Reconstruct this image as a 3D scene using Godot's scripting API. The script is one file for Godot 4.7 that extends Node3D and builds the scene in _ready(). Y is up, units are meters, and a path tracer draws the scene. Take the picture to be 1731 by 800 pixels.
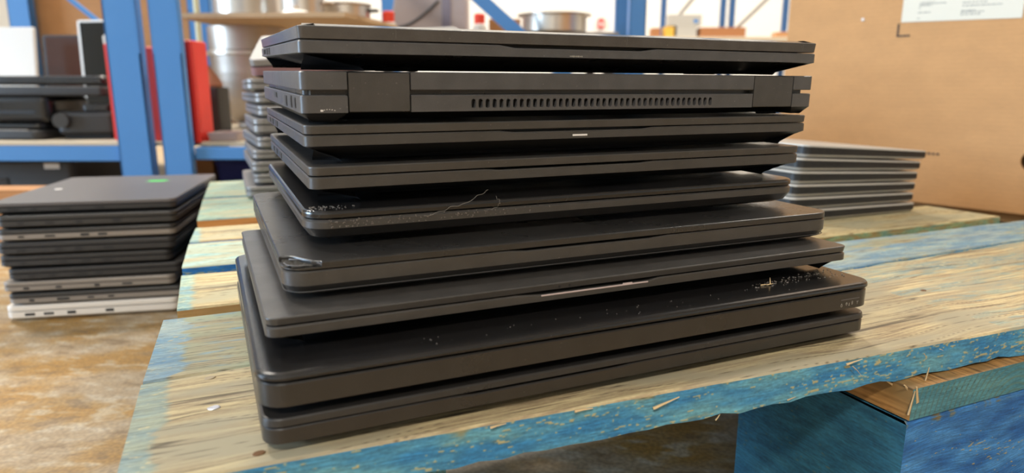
extends Node3D

const YAW := 0.41364            # the camera looks this far to the right of the pallet's depth axis
const CAM_Y := 0.315
const DECK := 0.16              # top of the near pallet

var used := {}
var mats := {}
var wedge := 0.0                # laptops that get thinner towards one side
var rng := RandomNumberGenerator.new()


# ---------------------------------------------------------------- scene helpers
func numbered(called: String) -> String:
	var n: int = used.get(called, -1) + 1
	used[called] = n
	return called if n == 0 else "%s_%03d" % [called, n]


func cf(r: float, y: float, d: float) -> Vector3:      # the room's own axes: right, up, away from the viewer
	return Basis(Vector3.UP, -YAW) * Vector3(r, y, -d)


func tag(o: Node, label: String, category: String, group := "", kind := "") -> void:
	if label: o.set_meta("label", label)
	if category: o.set_meta("category", category)
	if group: o.set_meta("group", group)
	if kind: o.set_meta("kind", kind)


func thing(called: String, label: String, category: String, at := Vector3.ZERO, turn := 0.0, group := "") -> Node3D:
	var o := Node3D.new()
	o.name = numbered(called)
	add_child(o)
	o.position = at
	o.rotation.y = turn
	tag(o, label, category, group)
	return o


func part(called: String, st: SurfaceTool, m: Material, parent: Node, label := "") -> MeshInstance3D:
	var o := MeshInstance3D.new()
	o.name = called if parent != self else numbered(called)
	o.mesh = st.commit()
	o.material_override = m
	parent.add_child(o, true)
	if label: o.set_meta("label", label)
	return o


func struct(called: String, st: SurfaceTool, m: Material) -> MeshInstance3D:
	var o := part(called, st, m, self)
	o.set_meta("kind", "structure")
	return o


# ---------------------------------------------------------------- mesh helpers
func begin() -> SurfaceTool:
	var st := SurfaceTool.new()
	st.begin(Mesh.PRIMITIVE_TRIANGLES)
	return st


func tri(st: SurfaceTool, p: Array, n: Array, t: Array = []) -> void:
	var order := [0, 1, 2]
	var mean: Vector3 = n[0] + n[1] + n[2]
	if (p[1] - p[0]).cross(p[2] - p[0]).dot(mean) > 0.0:
		order = [0, 2, 1]
	for k in order:
		st.set_normal(n[k])
		st.set_uv(t[k] if t else Vector2(p[k].x, p[k].z))
		st.add_vertex(p[k])


func quad(st: SurfaceTool, a: Vector3, b: Vector3, c: Vector3, d: Vector3, n: Vector3, t: Array = []) -> void:
	tri(st, [a, b, c], [n, n, n], [t[0], t[1], t[2]] if t else [])
	tri(st, [a, c, d], [n, n, n], [t[0], t[2], t[3]] if t else [])


func rect_poly(w: float, d: float) -> PackedVector2Array:
	return PackedVector2Array([Vector2(-w / 2, d / 2), Vector2(w / 2, d / 2), Vector2(w / 2, -d / 2), Vector2(-w / 2, -d / 2)])


# rounded rectangle, front edge (z = +d/2) first from left to right with extra points on it
func rrect(w: float, d: float, r: float, seg := 6, front := []) -> PackedVector2Array:
	var out := PackedVector2Array()
	for x in front:
		out.append(Vector2(x, d / 2))
	for c in [[1, 1, PI / 2], [1, -1, 0.0], [-1, -1, -PI / 2], [-1, 1, -PI]]:
		var o := Vector2(c[0] * (w / 2 - r), c[1] * (d / 2 - r))
		for k in seg + 1:
			var a: float = c[2] - PI / 2 * k / seg
			out.append(o + Vector2(cos(a), sin(a)) * r)
	return out


# rings: [height, inset]; dips: index -> height offset for the rings flagged with a third value
func loft(st: SurfaceTool, poly: PackedVector2Array, rings: Array, xf := Transform3D(), dips := {}, cap_low := true, cap_high := true) -> void:
	var n := poly.size()
	var edge := []
	for i in n:
		var e := (poly[(i + 1) % n] - poly[i]).normalized()
		edge.append(Vector2(-e.y, e.x))
	var miter := []
	var smooth := []
	for i in n:
		var a: Vector2 = edge[(i + n - 1) % n]
		var b: Vector2 = edge[i]
		var m := a + b
		if m.length() < 0.01:
			m = a
		m = m.normalized()
		miter.append(m / maxf(0.35, m.dot(a)))
		smooth.append(a.dot(b) > 0.8)
	var pts := []
	var half := 0.0
	for q in poly: half = maxf(half, q.x)
	for r in rings:
		var row := []
		for i in n:
			var q: Vector2 = poly[i] - miter[i] * r[1]
			var y: float = r[0]
			if r.size() > 2 and dips.has(i):
				y += dips[i] * r[2]
			if wedge > 0.0: y *= 1.0 - wedge * (q.x / half * 0.5 + 0.5)
			row.append(Vector3(q.x, y, q.y))
		pts.append(row)
	for k in rings.size() - 1:
		var dy: float = rings[k + 1][0] - rings[k][0]
		var di: float = rings[k + 1][1] - rings[k][1]
		for i in n:
			var j := (i + 1) % n
			var ni: Vector2 = miter[i].normalized() if smooth[i] else edge[i]
			var nj: Vector2 = miter[j].normalized() if smooth[j] else edge[i]
			var va := xf.basis * Vector3(ni.x * dy, di, ni.y * dy).normalized()
			var vb := xf.basis * Vector3(nj.x * dy, di, nj.y * dy).normalized()
			var a: Vector3 = xf * pts[k][i]
			var b: Vector3 = xf * pts[k][j]
			var c: Vector3 = xf * pts[k + 1][j]
			var d: Vector3 = xf * pts[k + 1][i]
			tri(st, [a, b, c], [va, vb, vb])
			tri(st, [a, c, d], [va, vb, va])
	for e in [[0, Vector3.DOWN, cap_low], [rings.size() - 1, Vector3.UP, cap_high]]:
		if not e[2]:
			continue
		var flat := PackedVector2Array()
		for v in pts[e[0]]:
			flat.append(Vector2(v.x, v.z))
		var nn: Vector3 = xf.basis * e[1]
		var idx := Geometry2D.triangulate_polygon(flat)
		for k in range(0, idx.size(), 3):
			tri(st, [xf * pts[e[0]][idx[k]], xf * pts[e[0]][idx[k + 1]], xf * pts[e[0]][idx[k + 2]]], [nn, nn, nn])


# box with chamfered edges; centre, size, chamfer
func box(st: SurfaceTool, c: Vector3, s: Vector3, b := 0.0, basis := Basis()) -> void:
	var r := [[-s.y / 2, b], [-s.y / 2 + b, 0.0], [s.y / 2 - b, 0.0], [s.y / 2, b]] if b > 0.0 else [[-s.y / 2, 0.0], [s.y / 2, 0.0]]
	loft(st, rect_poly(s.x, s.z), r, Transform3D(basis, c))


# rounded slab
func slab(st: SurfaceTool, c: Vector3, s: Vector3, r: float, e: float, basis := Basis()) -> void:
	loft(st, rrect(s.x, s.z, r, 5), [[-s.y / 2, e], [-s.y / 2 + e * 0.3, e * 0.3], [-s.y / 2 + e, 0.0], [s.y / 2 - e, 0.0], [s.y / 2 - e * 0.3, e * 0.3], [s.y / 2, e]], Transform3D(basis, c))


func tube(st: SurfaceTool, path: Array, r: float, seg := 6, taper := 1.0) -> void:
	var rows := []
	for i in path.size():
		var f: Vector3 = (path[mini(i + 1, path.size() - 1)] - path[maxi(i - 1, 0)]).normalized()
		var s := f.cross(Vector3.UP if absf(f.y) < 0.9 else Vector3.RIGHT).normalized()
		var u := s.cross(f)
		var rr: float = r * lerpf(1.0, taper, float(i) / (path.size() - 1))
		var row := []
		for k in seg:
			var a := TAU * k / seg
			var nn := s * cos(a) + u * sin(a)
			row.append([path[i] + nn * rr, nn])
		rows.append(row)
	for i in path.size() - 1:
		for k in seg:
			var l := (k + 1) % seg
			var a = rows[i][k]; var b = rows[i][l]; var c = rows[i + 1][l]; var d = rows[i + 1][k]
			tri(st, [a[0], b[0], c[0]], [a[1], b[1], c[1]])
			tri(st, [a[0], c[0], d[0]], [a[1], c[1], d[1]])
	for e in [0, path.size() - 1]:
		var nn: Vector3 = (path[0] - path[1]).normalized() if e == 0 else (path[e] - path[e - 1]).normalized()
		for k in range(1, seg - 1):
			tri(st, [rows[e][0][0], rows[e][k][0], rows[e][k + 1][0]], [nn, nn, nn])


func lathe(st: SurfaceTool, prof: Array, seg := 40, at := Vector3.ZERO) -> void:
	for i in prof.size() - 1:
		var p: Vector2 = prof[i]
		var q: Vector2 = prof[i + 1]
		var t := (q - p).normalized()
		var nr := Vector2(t.y, -t.x)
		for k in seg:
			var a := TAU * k / seg
			var b := TAU * (k + 1) / seg
			var ca := Vector3(cos(a), 0, sin(a))
			var cb := Vector3(cos(b), 0, sin(b))
			var na := ca * nr.x + Vector3.UP * nr.y
			var nb := cb * nr.x + Vector3.UP * nr.y
			var w := at + ca * p.x + Vector3.UP * p.y
			var x := at + cb * p.x + Vector3.UP * p.y
			var y := at + cb * q.x + Vector3.UP * q.y
			var z := at + ca * q.x + Vector3.UP * q.y
			if p.x > 1e-5: tri(st, [w, x, y], [na, nb, nb])
			if q.x > 1e-5: tri(st, [w, y, z], [na, nb, na])


func beam(st: SurfaceTool, a: Vector3, b: Vector3, wide: float, thick: float) -> void:
	var f := (b - a).normalized()
	var s := f.cross(Vector3.FORWARD).normalized()
	box(st, (a + b) / 2, Vector3(wide, a.distance_to(b), thick), 0.003, Basis(s, f, s.cross(f)))


# ---------------------------------------------------------------- materials
func mat(c: Color, rough := 0.6, metal := 0.0) -> StandardMaterial3D:
	var m := StandardMaterial3D.new()
	m.albedo_color = c
	m.roughness = rough
	m.metallic = metal
	return m


func noise(sd: int, oct := 3) -> FastNoiseLite:
	var n := FastNoiseLite.new()
	n.seed = sd
	n.noise_type = FastNoiseLite.TYPE_SIMPLEX_SMOOTH
	n.frequency = 1.0
	n.fractal_octaves = oct
	return n


func noise_tex(sd: int, freq: float, lo: Color, hi: Color, size := 512, normal := false, strength := 2.0) -> NoiseTexture2D:
	var t := NoiseTexture2D.new()
	var n := FastNoiseLite.new()
	n.seed = sd
	n.frequency = freq
	n.fractal_octaves = 4
	t.noise = n
	t.width = size
	t.height = size
	t.seamless = true
	if normal:
		t.as_normal_map = true
		t.bump_strength = strength
	else:
		var g := Gradient.new()
		g.set_color(0, lo)
		g.set_color(1, hi)
		t.color_ramp = g
	return t


var grain_normal: NoiseTexture2D
var smudge: NoiseTexture2D

# scuffed dark plastic: fine moulded grain, uneven gloss, dust specks
func plastic(c: Color, rough: float, dust: float, sd: int) -> StandardMaterial3D:
	var m := mat(Color.WHITE, rough)
	var im := Image.create(384, 384, false, Image.FORMAT_RGB8)
	var a := noise(sd, 3)
	var b := noise(sd + 7, 2)
	var r := RandomNumberGenerator.new()
	r.seed = sd
	for j in 384:
		for i in 384:
			var v := 1.0 + 0.10 * a.get_noise_2d(i * 0.02, j * 0.02) + 0.05 * b.get_noise_2d(i * 0.4, j * 0.4)
			im.set_pixel(i, j, Color(c.r * v, c.g * v, c.b * v))
	for k in int(dust * 260):
		var g := r.randf_range(0.1, 0.34) * r.randf()
		var x := r.randi_range(0, 382)
		var y := r.randi_range(0, 382)
		var o := im.get_pixel(x, y)
		im.set_pixel(x, y, Color(o.r + g, o.g + g * 0.96, o.b + g * 0.9))
		if r.randf() < 0.3: im.set_pixel(x + 1, y, Color(o.r + g * 0.7, o.g + g * 0.66, o.b + g * 0.6))
	for k in int(dust * 5):        # hairline scratches
		var x := r.randf_range(0, 383)
		var y := r.randf_range(0, 383)
		var dir := Vector2.from_angle(r.randf_range(0, TAU))
		var g := r.randf_range(0.03, 0.12)
		for s in r.randi_range(10, 40):
			x += dir.x
			y += dir.y
			dir = dir.rotated(r.randf_range(-0.05, 0.05))
			if x < 0 or y < 0 or x > 383 or y > 383: break
			var o := im.get_pixel(int(x), int(y))
			im.set_pixel(int(x), int(y), Color(o.r + g, o.g + g, o.b + g))
	m.albedo_texture = ImageTexture.create_from_image(im)
	m.uv1_triplanar = true
	m.uv1_scale = Vector3(7, 7, 7)
	m.roughness_texture = smudge
	m.normal_enabled = true
	m.normal_texture = grain_normal
	m.normal_scale = 0.10
	m.clearcoat_enabled = true
	m.clearcoat = 0.25
	m.clearcoat_roughness = 0.25
	return m


func mix(a: Color, b: Color, t: float) -> Color:
	return a.lerp(b, clampf(t, 0.0, 1.0))


# weathered board: long grain, checks, patches and worn paint. paint(u, v) gives the amount of paint at a spot in metres
func wood(px: Vector2i, size: Vector2, sd: int, light: Color, dark: Color, grey: Color, paint: Callable, paint_a: Color, paint_b: Color, wear := 0.5, opacity := 0.93, chips := 0.6) -> StandardMaterial3D:
	var im := Image.create(px.x, px.y, false, Image.FORMAT_RGB8)
	var n1 := noise(sd, 3)
	var n2 := noise(sd + 1, 2)
	var n3 := noise(sd + 2, 3)
	var n4 := noise(sd + 3, 2)
	for j in px.y:
		var v := size.y * j / px.y
		for i in px.x:
			var u := size.x * i / px.x
			var vw := v + 0.006 * n4.get_noise_2d(u * 5.0, v * 12.0)
			var s := n1.get_noise_2d(u * 7.0, vw * 190.0)
			var f := n2.get_noise_2d(u * 45.0, vw * 900.0)
			var p := n3.get_noise_2d(u * 7.0 + 9.0, v * 26.0)
			var g := n2.get_noise_2d(u * 14.0 + 3.0, vw * 430.0)
			var h := n3.get_noise_2d(u * 260.0, vw * 1500.0)
			var c := mix(light, dark, 0.42 + 0.75 * s + 0.28 * f + 0.45 * g + 0.22 * h)
			c = mix(c, grey, 0.45 + 1.5 * p)
			var k := n4.get_noise_2d(u * 2.2 + 30.0, vw * 75.0)
			if absf(k) < 0.045:
				c = mix(c, dark * 0.5, (1.0 - absf(k) / 0.045) * 0.75)
			var amount: float = paint.call(u, v)
			if amount > 0.0:
				var w := 0.5 + 0.9 * n3.get_noise_2d(u * 30.0, vw * 160.0 + 5.0) + 0.35 * f
				var cover := clampf((amount * (1.0 + wear) - wear * w - 0.1) * 2.2, 0.0, 1.0)
				var pc := mix(paint_a, paint_b, 0.5 + 1.1 * n1.get_noise_2d(u * 16.0 + 50.0, v * 60.0))
				c = mix(c, pc * (1.0 + 0.22 * f + 0.16 * h), cover * opacity)
				var chip := n2.get_noise_2d(u * 120.0, v * 380.0 + 70.0) + 0.55 * s + 0.5 * p + 0.2 * h
				if cover > 0.5 and chip > chips:
					c = mix(c, light, clampf((chip - chips) * 5.0, 0.0, 0.8))
			im.set_pixel(i, j, c)
	var m := mat(Color.WHITE, 0.72)
	m.albedo_texture = ImageTexture.create_from_image(im)
	m.uv1_scale = Vector3(1.0 / size.x, 1.0 / size.y, 1)
	m.heightmap_enabled = true
	m.heightmap_texture = m.albedo_texture
	m.heightmap_scale = 0.05
	return m


func make_materials() -> void:
	grain_normal = noise_tex(5, 0.45, Color.BLACK, Color.WHITE, 512, true, 2.0)
	smudge = noise_tex(6, 0.012, Color(0.72, 0.72, 0.72), Color(1, 1, 1), 256)
	mats.plastic_warm = plastic(Color(0.232, 0.220, 0.208), 0.42, 1.0, 11)
	mats.plastic_grey = plastic(Color(0.280, 0.272, 0.270), 0.42, 0.7, 21)
	mats.lid_sheen = plastic(Color(0.272, 0.264, 0.262), 0.24, 0.7, 26)
	mats.lid_dark = plastic(Color(0.165, 0.157, 0.150), 0.34, 1.4, 27)
	mats.plastic_black = plastic(Color(0.150, 0.142, 0.135), 0.36, 1.0, 31)
	mats.gloss_black = plastic(Color(0.100, 0.095, 0.094), 0.22, 2.0, 41)
	mats.soft_black = plastic(Color(0.110, 0.106, 0.108), 0.34, 1.6, 51)
	mats.under = mat(Color(0.10, 0.10, 0.105), 0.5)
	mats.rubber = mat(Color(0.07, 0.07, 0.07), 0.8)
	mats.hole = mat(Color(0.10, 0.10, 0.105), 0.6)
	mats.socket = mat(Color(0.13, 0.13, 0.135), 0.45)
	mats.silver_strip = mat(Color(0.80, 0.73, 0.72), 0.32, 0.35)
	mats.print = mat(Color(0.62, 0.60, 0.56), 0.6)
	mats.white_mark = mat(Color(0.88, 0.86, 0.84), 0.5)
	mats.silver = mat(Color(0.50, 0.485, 0.475), 0.36, 0.4)
	mats.pale_edge = mat(Color(0.70, 0.68, 0.65), 0.34)
	mats.dark_edge = mat(Color(0.12, 0.115, 0.115), 0.5)
	mats.silver_dull = mat(Color(0.55, 0.52, 0.49), 0.45, 0.35)
	mats.white_plastic = mat(Color(0.86, 0.83, 0.79), 0.4)
	mats.dark_metal = mat(Color(0.22, 0.215, 0.21), 0.42, 0.2)
	mats.charcoal = mat(Color(0.17, 0.165, 0.165), 0.5)
	mats.lid_grey = mat(Color(0.36, 0.345, 0.345), 0.45)
	mats.rack_blue = mat(Color(0.26, 0.49, 0.72), 0.5)
	mats.rack_blue.roughness_texture = smudge
	mats.rack_blue.uv1_triplanar = true
	mats.guard_red = mat(Color(0.83, 0.17, 0.11), 0.5)
	mats.steel = mat(Color(0.80, 0.765, 0.72), 0.36, 1.0)
	mats.steel_brushed = mat(Color(0.72, 0.68, 0.64), 0.45, 1.0)
	mats.board_tan = mat(Color(0.72, 0.60, 0.45), 0.75)
	mats.particle = mat(Color(0.76, 0.70, 0.60), 0.8)
	var card := Image.create(512, 512, false, Image.FORMAT_RGB8)
	var cn := noise(77, 3)
	var cd := noise(78, 2)
	for j in 512:
		for i in 512:
			var v := 1.0 + 0.035 * cn.get_noise_2d(i * 0.01, j * 0.02) + 0.009 * sin(j * TAU / 8.0) + 0.035 * cd.get_noise_2d(i * 0.06, j * 0.6)
			card.set_pixel(i, j, Color(0.735 * v, 0.550 * v, 0.360 * v))
	mats.card = mat(Color.WHITE, 0.8)
	mats.card.albedo_texture = ImageTexture.create_from_image(card)
	mats.card.uv1_triplanar = true
	mats.card.uv1_scale = Vector3(2, 2, 2)
	mats.card_small = mats.card.duplicate()
	mats.card_small.albedo_color = Color(0.95, 0.90, 0.86)


# ---------------------------------------------------------------- laptops
# c: w, d, lid, base, gap, under, under_in, r, notch, foot; front of the lid's top centre goes to "front"
func laptop(called: String, label: String, group: String, c: Dictionary) -> Node3D:
	var foot: float = c.get("foot", 0.0015)
	var under: float = c.under
	var y0 := foot
	var y1 := y0 + under
	var y2: float = y1 + c.base
	var y3: float = y2 + c.gap
	var y4: float = y3 + c.lid
	var w: float = c.w
	var d: float = c.d
	var crown: float = c.get("crown", 0.0)
	var o := thing(called, label, "laptop", Vector3.ZERO, 0.0, group)
	var b := Basis.from_euler(Vector3(deg_to_rad(c.get("pitch", 0.0)), deg_to_rad(c.get("yaw", 0.0)), deg_to_rad(c.get("roll", 0.0))))
	var at: Vector3 = c.front - b * Vector3(0, y4, d / 2)
	o.transform = Transform3D(b, at)
	var r: float = c.r
	var notch: Array = c.get("notch", [])
	var dips := {}
	if notch:
		dips = {1: -notch[4], 2: -notch[4]}
	var e: float = c.get("edge", 0.0007)
	var poly := rrect(w, d, r, 7, notch.slice(0, 4))
	var inn: float = c.under_in
	# base: sloping underside, front face, small top chamfer
	var st := begin()
	loft(st, poly, [[y1, 0.0], [y2 - e, 0.0, 1.0], [y2, e, 1.0], [y2, 0.006, 1.0]], Transform3D(), dips, false, true)
	var base := part("base", st, c.mat_base, o)
	st = begin()
	if c.get("round_under", false):
		loft(st, poly, [[y0, inn], [y0 + under * 0.12, inn * 0.55], [y0 + under * 0.42, inn * 0.18], [y1, 0.0]], Transform3D(), {}, true, false)
	else:
		loft(st, poly, [[y0, inn + 0.002], [y0 + under * 0.2, inn], [y1 - 0.0003, 0.0006], [y1, 0.0]], Transform3D(), {}, true, false)
	part("underside", st, c.get("mat_under", mats.under), o)
	# lid
	st = begin()
	var lw: float = w + c.get("lid_over", 0.0) * 2.0
	var ld: float = d + c.get("lid_over", 0.0) * 2.0
	var lp := rrect(lw, ld, r + c.get("lid_over", 0.0), 7)
	var lr: float = c.get("lid_round", 0.0007)
	var slant: float = c.get("slant", 0.0)
	if not c.has("chip"):
		var rings := [[y3, 0.0012 + slant], [y3 + 0.0004, slant]]
		if c.get("lid_round_low", 0.0) > 0.0:
			var q: float = c.lid_round_low
			rings = [[y3, q * 1.6 + slant], [y3 + q * 0.25, q * 0.7 + slant], [y3 + q * 0.8, slant * 0.5]]
		rings.append_array([[y4 - lr, 0.0], [y4 - lr * 0.55, lr * 0.12], [y4 - lr * 0.2, lr * 0.45], [y4, lr * 1.1]])
		if crown > 0.0:
			rings.append([y4 + crown, lr * 1.1 + 0.009])
		loft(st, lp, rings)
		part("lid", st, c.mat_lid, o)
	else:
		# lid whose front left corner is broken away: the lower bezel goes round it, the shell is torn
		loft(st, lp, [[y3, 0.001], [y3 + 0.0004, 0.0], [y3 + 0.0013, 0.0], [y3 + 0.0015, 0.0008]])
		part("screen_bezel", st, c.mat_lid, o)
		st = begin()
		var torn := PackedVector2Array()
		for p in c.chip: torn.append(Vector2(-lw / 2 + p.x, ld / 2 - p.y))
		for i in lp.size() - 8: torn.append(lp[i])
		loft(st, torn, [[y3 + 0.0013, 0.0], [y4 - lr, 0.0], [y4 - lr * 0.3, lr * 0.3], [y4, lr]])
		part("lid", st, c.mat_lid, o)
	# keyboard deck between base and lid
	st = begin()
	loft(st, rrect(w - 0.016, d - 0.016, maxf(r - 0.006, 0.003), 4), [[y2 - 0.0025, 0.0], [y3 + 0.0006, 0.0]])
	part("keyboard_deck", st, mats.under, o)
	# feet and rear hinge
	for s in [-1, 1]:
		for t in [-1, 1]:
			st = begin()
			slab(st, Vector3(s * (w / 2 - inn - 0.03), foot / 2 + 0.0002, t * (d / 2 - inn - 0.016)), Vector3(0.026, foot + 0.0004, 0.008), 0.0035, 0.0005)
			part("rubber_foot", st, mats.rubber, o)
	if c.get("hinges", true):
		for s in [-1, 1]:
			st = begin()
			tube(st, [Vector3(s * w * 0.3 - 0.02, y2 + c.gap / 2, -d / 2 + 0.0035), Vector3(s * w * 0.3 + 0.02, y2 + c.gap / 2, -d / 2 + 0.0035)], 0.004, 10)
			part("hinge", st, mats.charcoal, o)
	# ports: [side, along, height, length, tall]
	for p in c.get("ports", []):
		st = begin()
		var pb := Basis()
		var pc := Vector3.ZERO
		if p[0] == "left":
			pc = Vector3(-w / 2 - 0.00005, y1 + p[2], p[1])
			pb = Basis(Vector3.UP, -PI / 2)
		else:
			pc = Vector3(p[1], y1 + p[2], d / 2 + 0.00005)
		var hx: float = p[3] / 2
		var hy: float = p[4] / 2
		# a frame round a real recess
		var rim := 0.0003
		for q in [[0, hy + rim / 2, hx * 2 + rim * 2, rim], [0, -hy - rim / 2, hx * 2 + rim * 2, rim], [hx + rim / 2, 0, rim, hy * 2], [-hx - rim / 2, 0, rim, hy * 2]]:
			box(st, pc + pb * Vector3(q[0], q[1], 0), Vector3(q[2], q[3], 0.0005), 0.0, pb)
		var po := part("port", st, mats.socket, o)
		st = begin()
		box(st, pc, Vector3(hx * 2, hy * 2, 0.0003), 0.0, pb)
		part("plug_tongue", st, mats.socket, po)
	return o


func laptop_rear(label: String, group: String) -> void:
	# the one that stands back to front: hinge blocks, vent slots, lid and base edges with a gap between
	var w := 0.3485
	var d := 0.238
	var o := thing("laptop", label, "laptop", Vector3.ZERO, 0.0, group)
	var foot := 0.0008
	var y0 := foot
	var y1 := 0.0058            # lower edge of the base
	var y2 := 0.0148            # its upper edge
	var y3 := 0.0172            # lower edge of the lid
	var y4 := 0.0268
	var b := Basis.from_euler(Vector3(deg_to_rad(1.3), 0, 0))
	o.transform = Transform3D(b, Vector3(0.2171, DECK + 0.1637, -0.364) - b * Vector3(0, y4, d / 2))
	var x0 := -w / 2
	# hinge block spans (from the left end)
	var hinge := [[0.0247, 0.0570], [0.2955, 0.3295]]
	var deep := 0.020
	var gapw := 0.0008
	var poly := PackedVector2Array()
	for h in hinge:
		poly.append_array([Vector2(x0 + h[0] - gapw, d / 2), Vector2(x0 + h[0] - gapw, d / 2 - deep), Vector2(x0 + h[1] + gapw, d / 2 - deep), Vector2(x0 + h[1] + gapw, d / 2)])
	var rr := 0.006
	for c in [[1, 1, PI / 2, 0.003], [1, -1, 0.0, rr], [-1, -1, -PI / 2, rr], [-1, 1, -PI, 0.004]]:
		var r: float = c[3]
		for k in 7:
			var a: float = c[2] - PI / 2 * k / 6
			poly.append(Vector2(c[0] * (w / 2 - r), c[1] * (d / 2 - r)) + Vector2(cos(a), sin(a)) * r)
	var st := begin()
	loft(st, poly, [[y3, 0.0004], [y3 + 0.0005, 0.0], [y4 - 0.0005, 0.0], [y4, 0.0006]])
	var lid := part("lid", st, mats.plastic_grey, o)
	# base: the middle stretch is the vent panel, so the body stops a little behind it
	var bp := PackedVector2Array()
	bp = PackedVector2Array([poly[0], poly[1], poly[2], Vector2(poly[3].x, d / 2 - 0.018), Vector2(poly[4].x, d / 2 - 0.018), poly[5], poly[6]])
	for k in range(7, poly.size()): bp.append(poly[k])
	st = begin()
	loft(st, bp, [[y1, 0.0], [y2 - 0.0005, 0.0], [y2, 0.0005]])
	part("base", st, mats.plastic_grey, o)
	st = begin()
	loft(st, bp, [[y0, 0.007], [y0 + 0.001, 0.005], [y1, 0.0]], Transform3D(), {}, true, false)
	part("underside", st, mats.under, o)
	st = begin()
	loft(st, rrect(w - 0.006, d - 0.030, 0.004, 4), [[y2 - 0.001, 0.0], [y3 + 0.001, 0.0]])
	part("keyboard_deck", st, mats.soft_black, o)
	st = begin()
	box(st, Vector3(0, (y2 + y3) / 2, d / 2 - 0.012), Vector3(w - 0.012, y3 - y2 + 0.001, 0.014))
	part("hinge_shaft", st, mats.soft_black, o)
	# vent panel with 40 real slots
	st = begin()
	var pa := poly[3].x
	var pb := poly[4].x
	var va := x0 + 0.0915
	var vb := x0 + 0.2612
	var zf := d / 2
	quad(st, Vector3(pa, y1, zf), Vector3(va, y1, zf), Vector3(va, y2 - 0.0005, zf), Vector3(pa, y2 - 0.0005, zf), Vector3.BACK)
	quad(st, Vector3(vb, y1, zf), Vector3(pb, y1, zf), Vector3(pb, y2 - 0.0005, zf), Vector3(vb, y2 - 0.0005, zf), Vector3.BACK)
	quad(st, Vector3(pa, y2 - 0.0005, zf), Vector3(pb, y2 - 0.0005, zf), Vector3(pb, y2, zf - 0.0005), Vector3(pa, y2, zf - 0.0005), Vector3(0, 1, 1).normalized())
	quad(st, Vector3(pa, y2, zf - 0.0005), Vector3(pb, y2, zf - 0.0005), Vector3(pb, y2, zf - 0.019), Vector3(pa, y2, zf - 0.019), Vector3.UP)
	quad(st, Vector3(pa, y1, zf), Vector3(pb, y1, zf), Vector3(pb, y1, zf - 0.019), Vector3(pa, y1, zf - 0.019), Vector3.DOWN)
	for e in [[pa, Vector3.LEFT], [pb, Vector3.RIGHT]]:
		quad(st, Vector3(e[0], y1, zf), Vector3(e[0], y2, zf - 0.0005), Vector3(e[0], y2, zf - 0.019), Vector3(e[0], y1, zf - 0.019), e[1])
	var count := 40
	var step := (vb - va) / count
	var yc := y1 + 0.0042
	for i in count:
		var cx := va + step * (i + 0.5)
		var hole := []
		var outer := []
		for k in 20:
			var a := TAU * (k + 0.5) / 20
			var p := Vector2(cos(a), sin(a))
			var hp := Vector2(p.x * step * 0.30, p.y * step * 0.30 + signf(p.y) * 0.00125)
			hole.append(Vector3(cx + hp.x, yc + hp.y, zf))
			var t := minf(step / 2 / maxf(absf(p.x), 1e-4), (0.0042 if p.y < 0 else (y2 - 0.0005 - yc)) / maxf(absf(p.y), 1e-4))
			outer.append(Vector3(cx + p.x * t, yc + p.y * t, zf))
		for corner in [[2, 1, 1], [7, -1, 1], [12, -1, -1], [17, 1, -1]]:
			outer[corner[0]] = Vector3(cx + corner[1] * step / 2, (y2 - 0.0005) if corner[2] > 0 else y1, zf)
		for k in 20:
			var l := (k + 1) % 20
			quad(st, hole[k], hole[l], outer[l], outer[k], Vector3.BACK)
			var inward: Vector3 = (Vector3(cx, yc, zf) - hole[k]).normalized()
			quad(st, hole[k], hole[l], hole[l] - Vector3(0, 0, 0.0032), hole[k] - Vector3(0, 0, 0.0032), inward)
	part("vent_panel", st, mats.plastic_grey, o)
	for h in hinge:
		st = begin()
		box(st, Vector3(x0 + (h[0] + h[1]) / 2, (y1 + y4) / 2 - 0.0002, d / 2 - deep / 2 + 0.0004), Vector3(h[1] - h[0], y4 - y1 - 0.0006, deep - 0.001), 0.0005)
		part("hinge_cover", st, mats.plastic_warm, o)
	for s in [-1, 1]:
		for t in [-1, 1]:
			st = begin()
			slab(st, Vector3(s * (w / 2 - 0.02), foot / 2 + 0.0003, t * (d / 2 - 0.022)), Vector3(0.016, foot + 0.0006, 0.008), 0.0035, 0.0005)
			part("rubber_foot", st, mats.rubber, o)
	for p in [[0.098, 0.0045, 0.0045, 0.0055], [0.079, 0.0045, 0.006, 0.0065], [0.052, 0.004, 0.010, 0.006], [-0.012, 0.0055, 0.016, 0.0035]]:
		st = begin()
		var pbasis := Basis(Vector3.UP, -PI / 2)
		var pc := Vector3(x0 - 0.0001, y1 + p[1], p[0])
		box(st, pc, Vector3(p[2], p[3], 0.0004), 0.0, pbasis)
		var po := part("port", st, mats.socket, o)
		st = begin()
		box(st, pc - Vector3(0.0002, 0, 0), Vector3(p[2] * 0.72, p[3] * 0.7, 0.0003), 0.0, pbasis)
		part("plug_tongue", st, mats.socket, po)
	st = begin()
	for k in 6:
		box(st, Vector3(x0 + 0.0105 + k * 0.0013, y1 + 0.0012 + 0.0006 * sin(k * 0.6), d / 2), Vector3(0.0005 if k else 0.0014, 0.0003 if k else 0.0009, 0.0002))
	part("scuff", st, mats.white_mark, o, "pale scuff marks on the corner")


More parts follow.
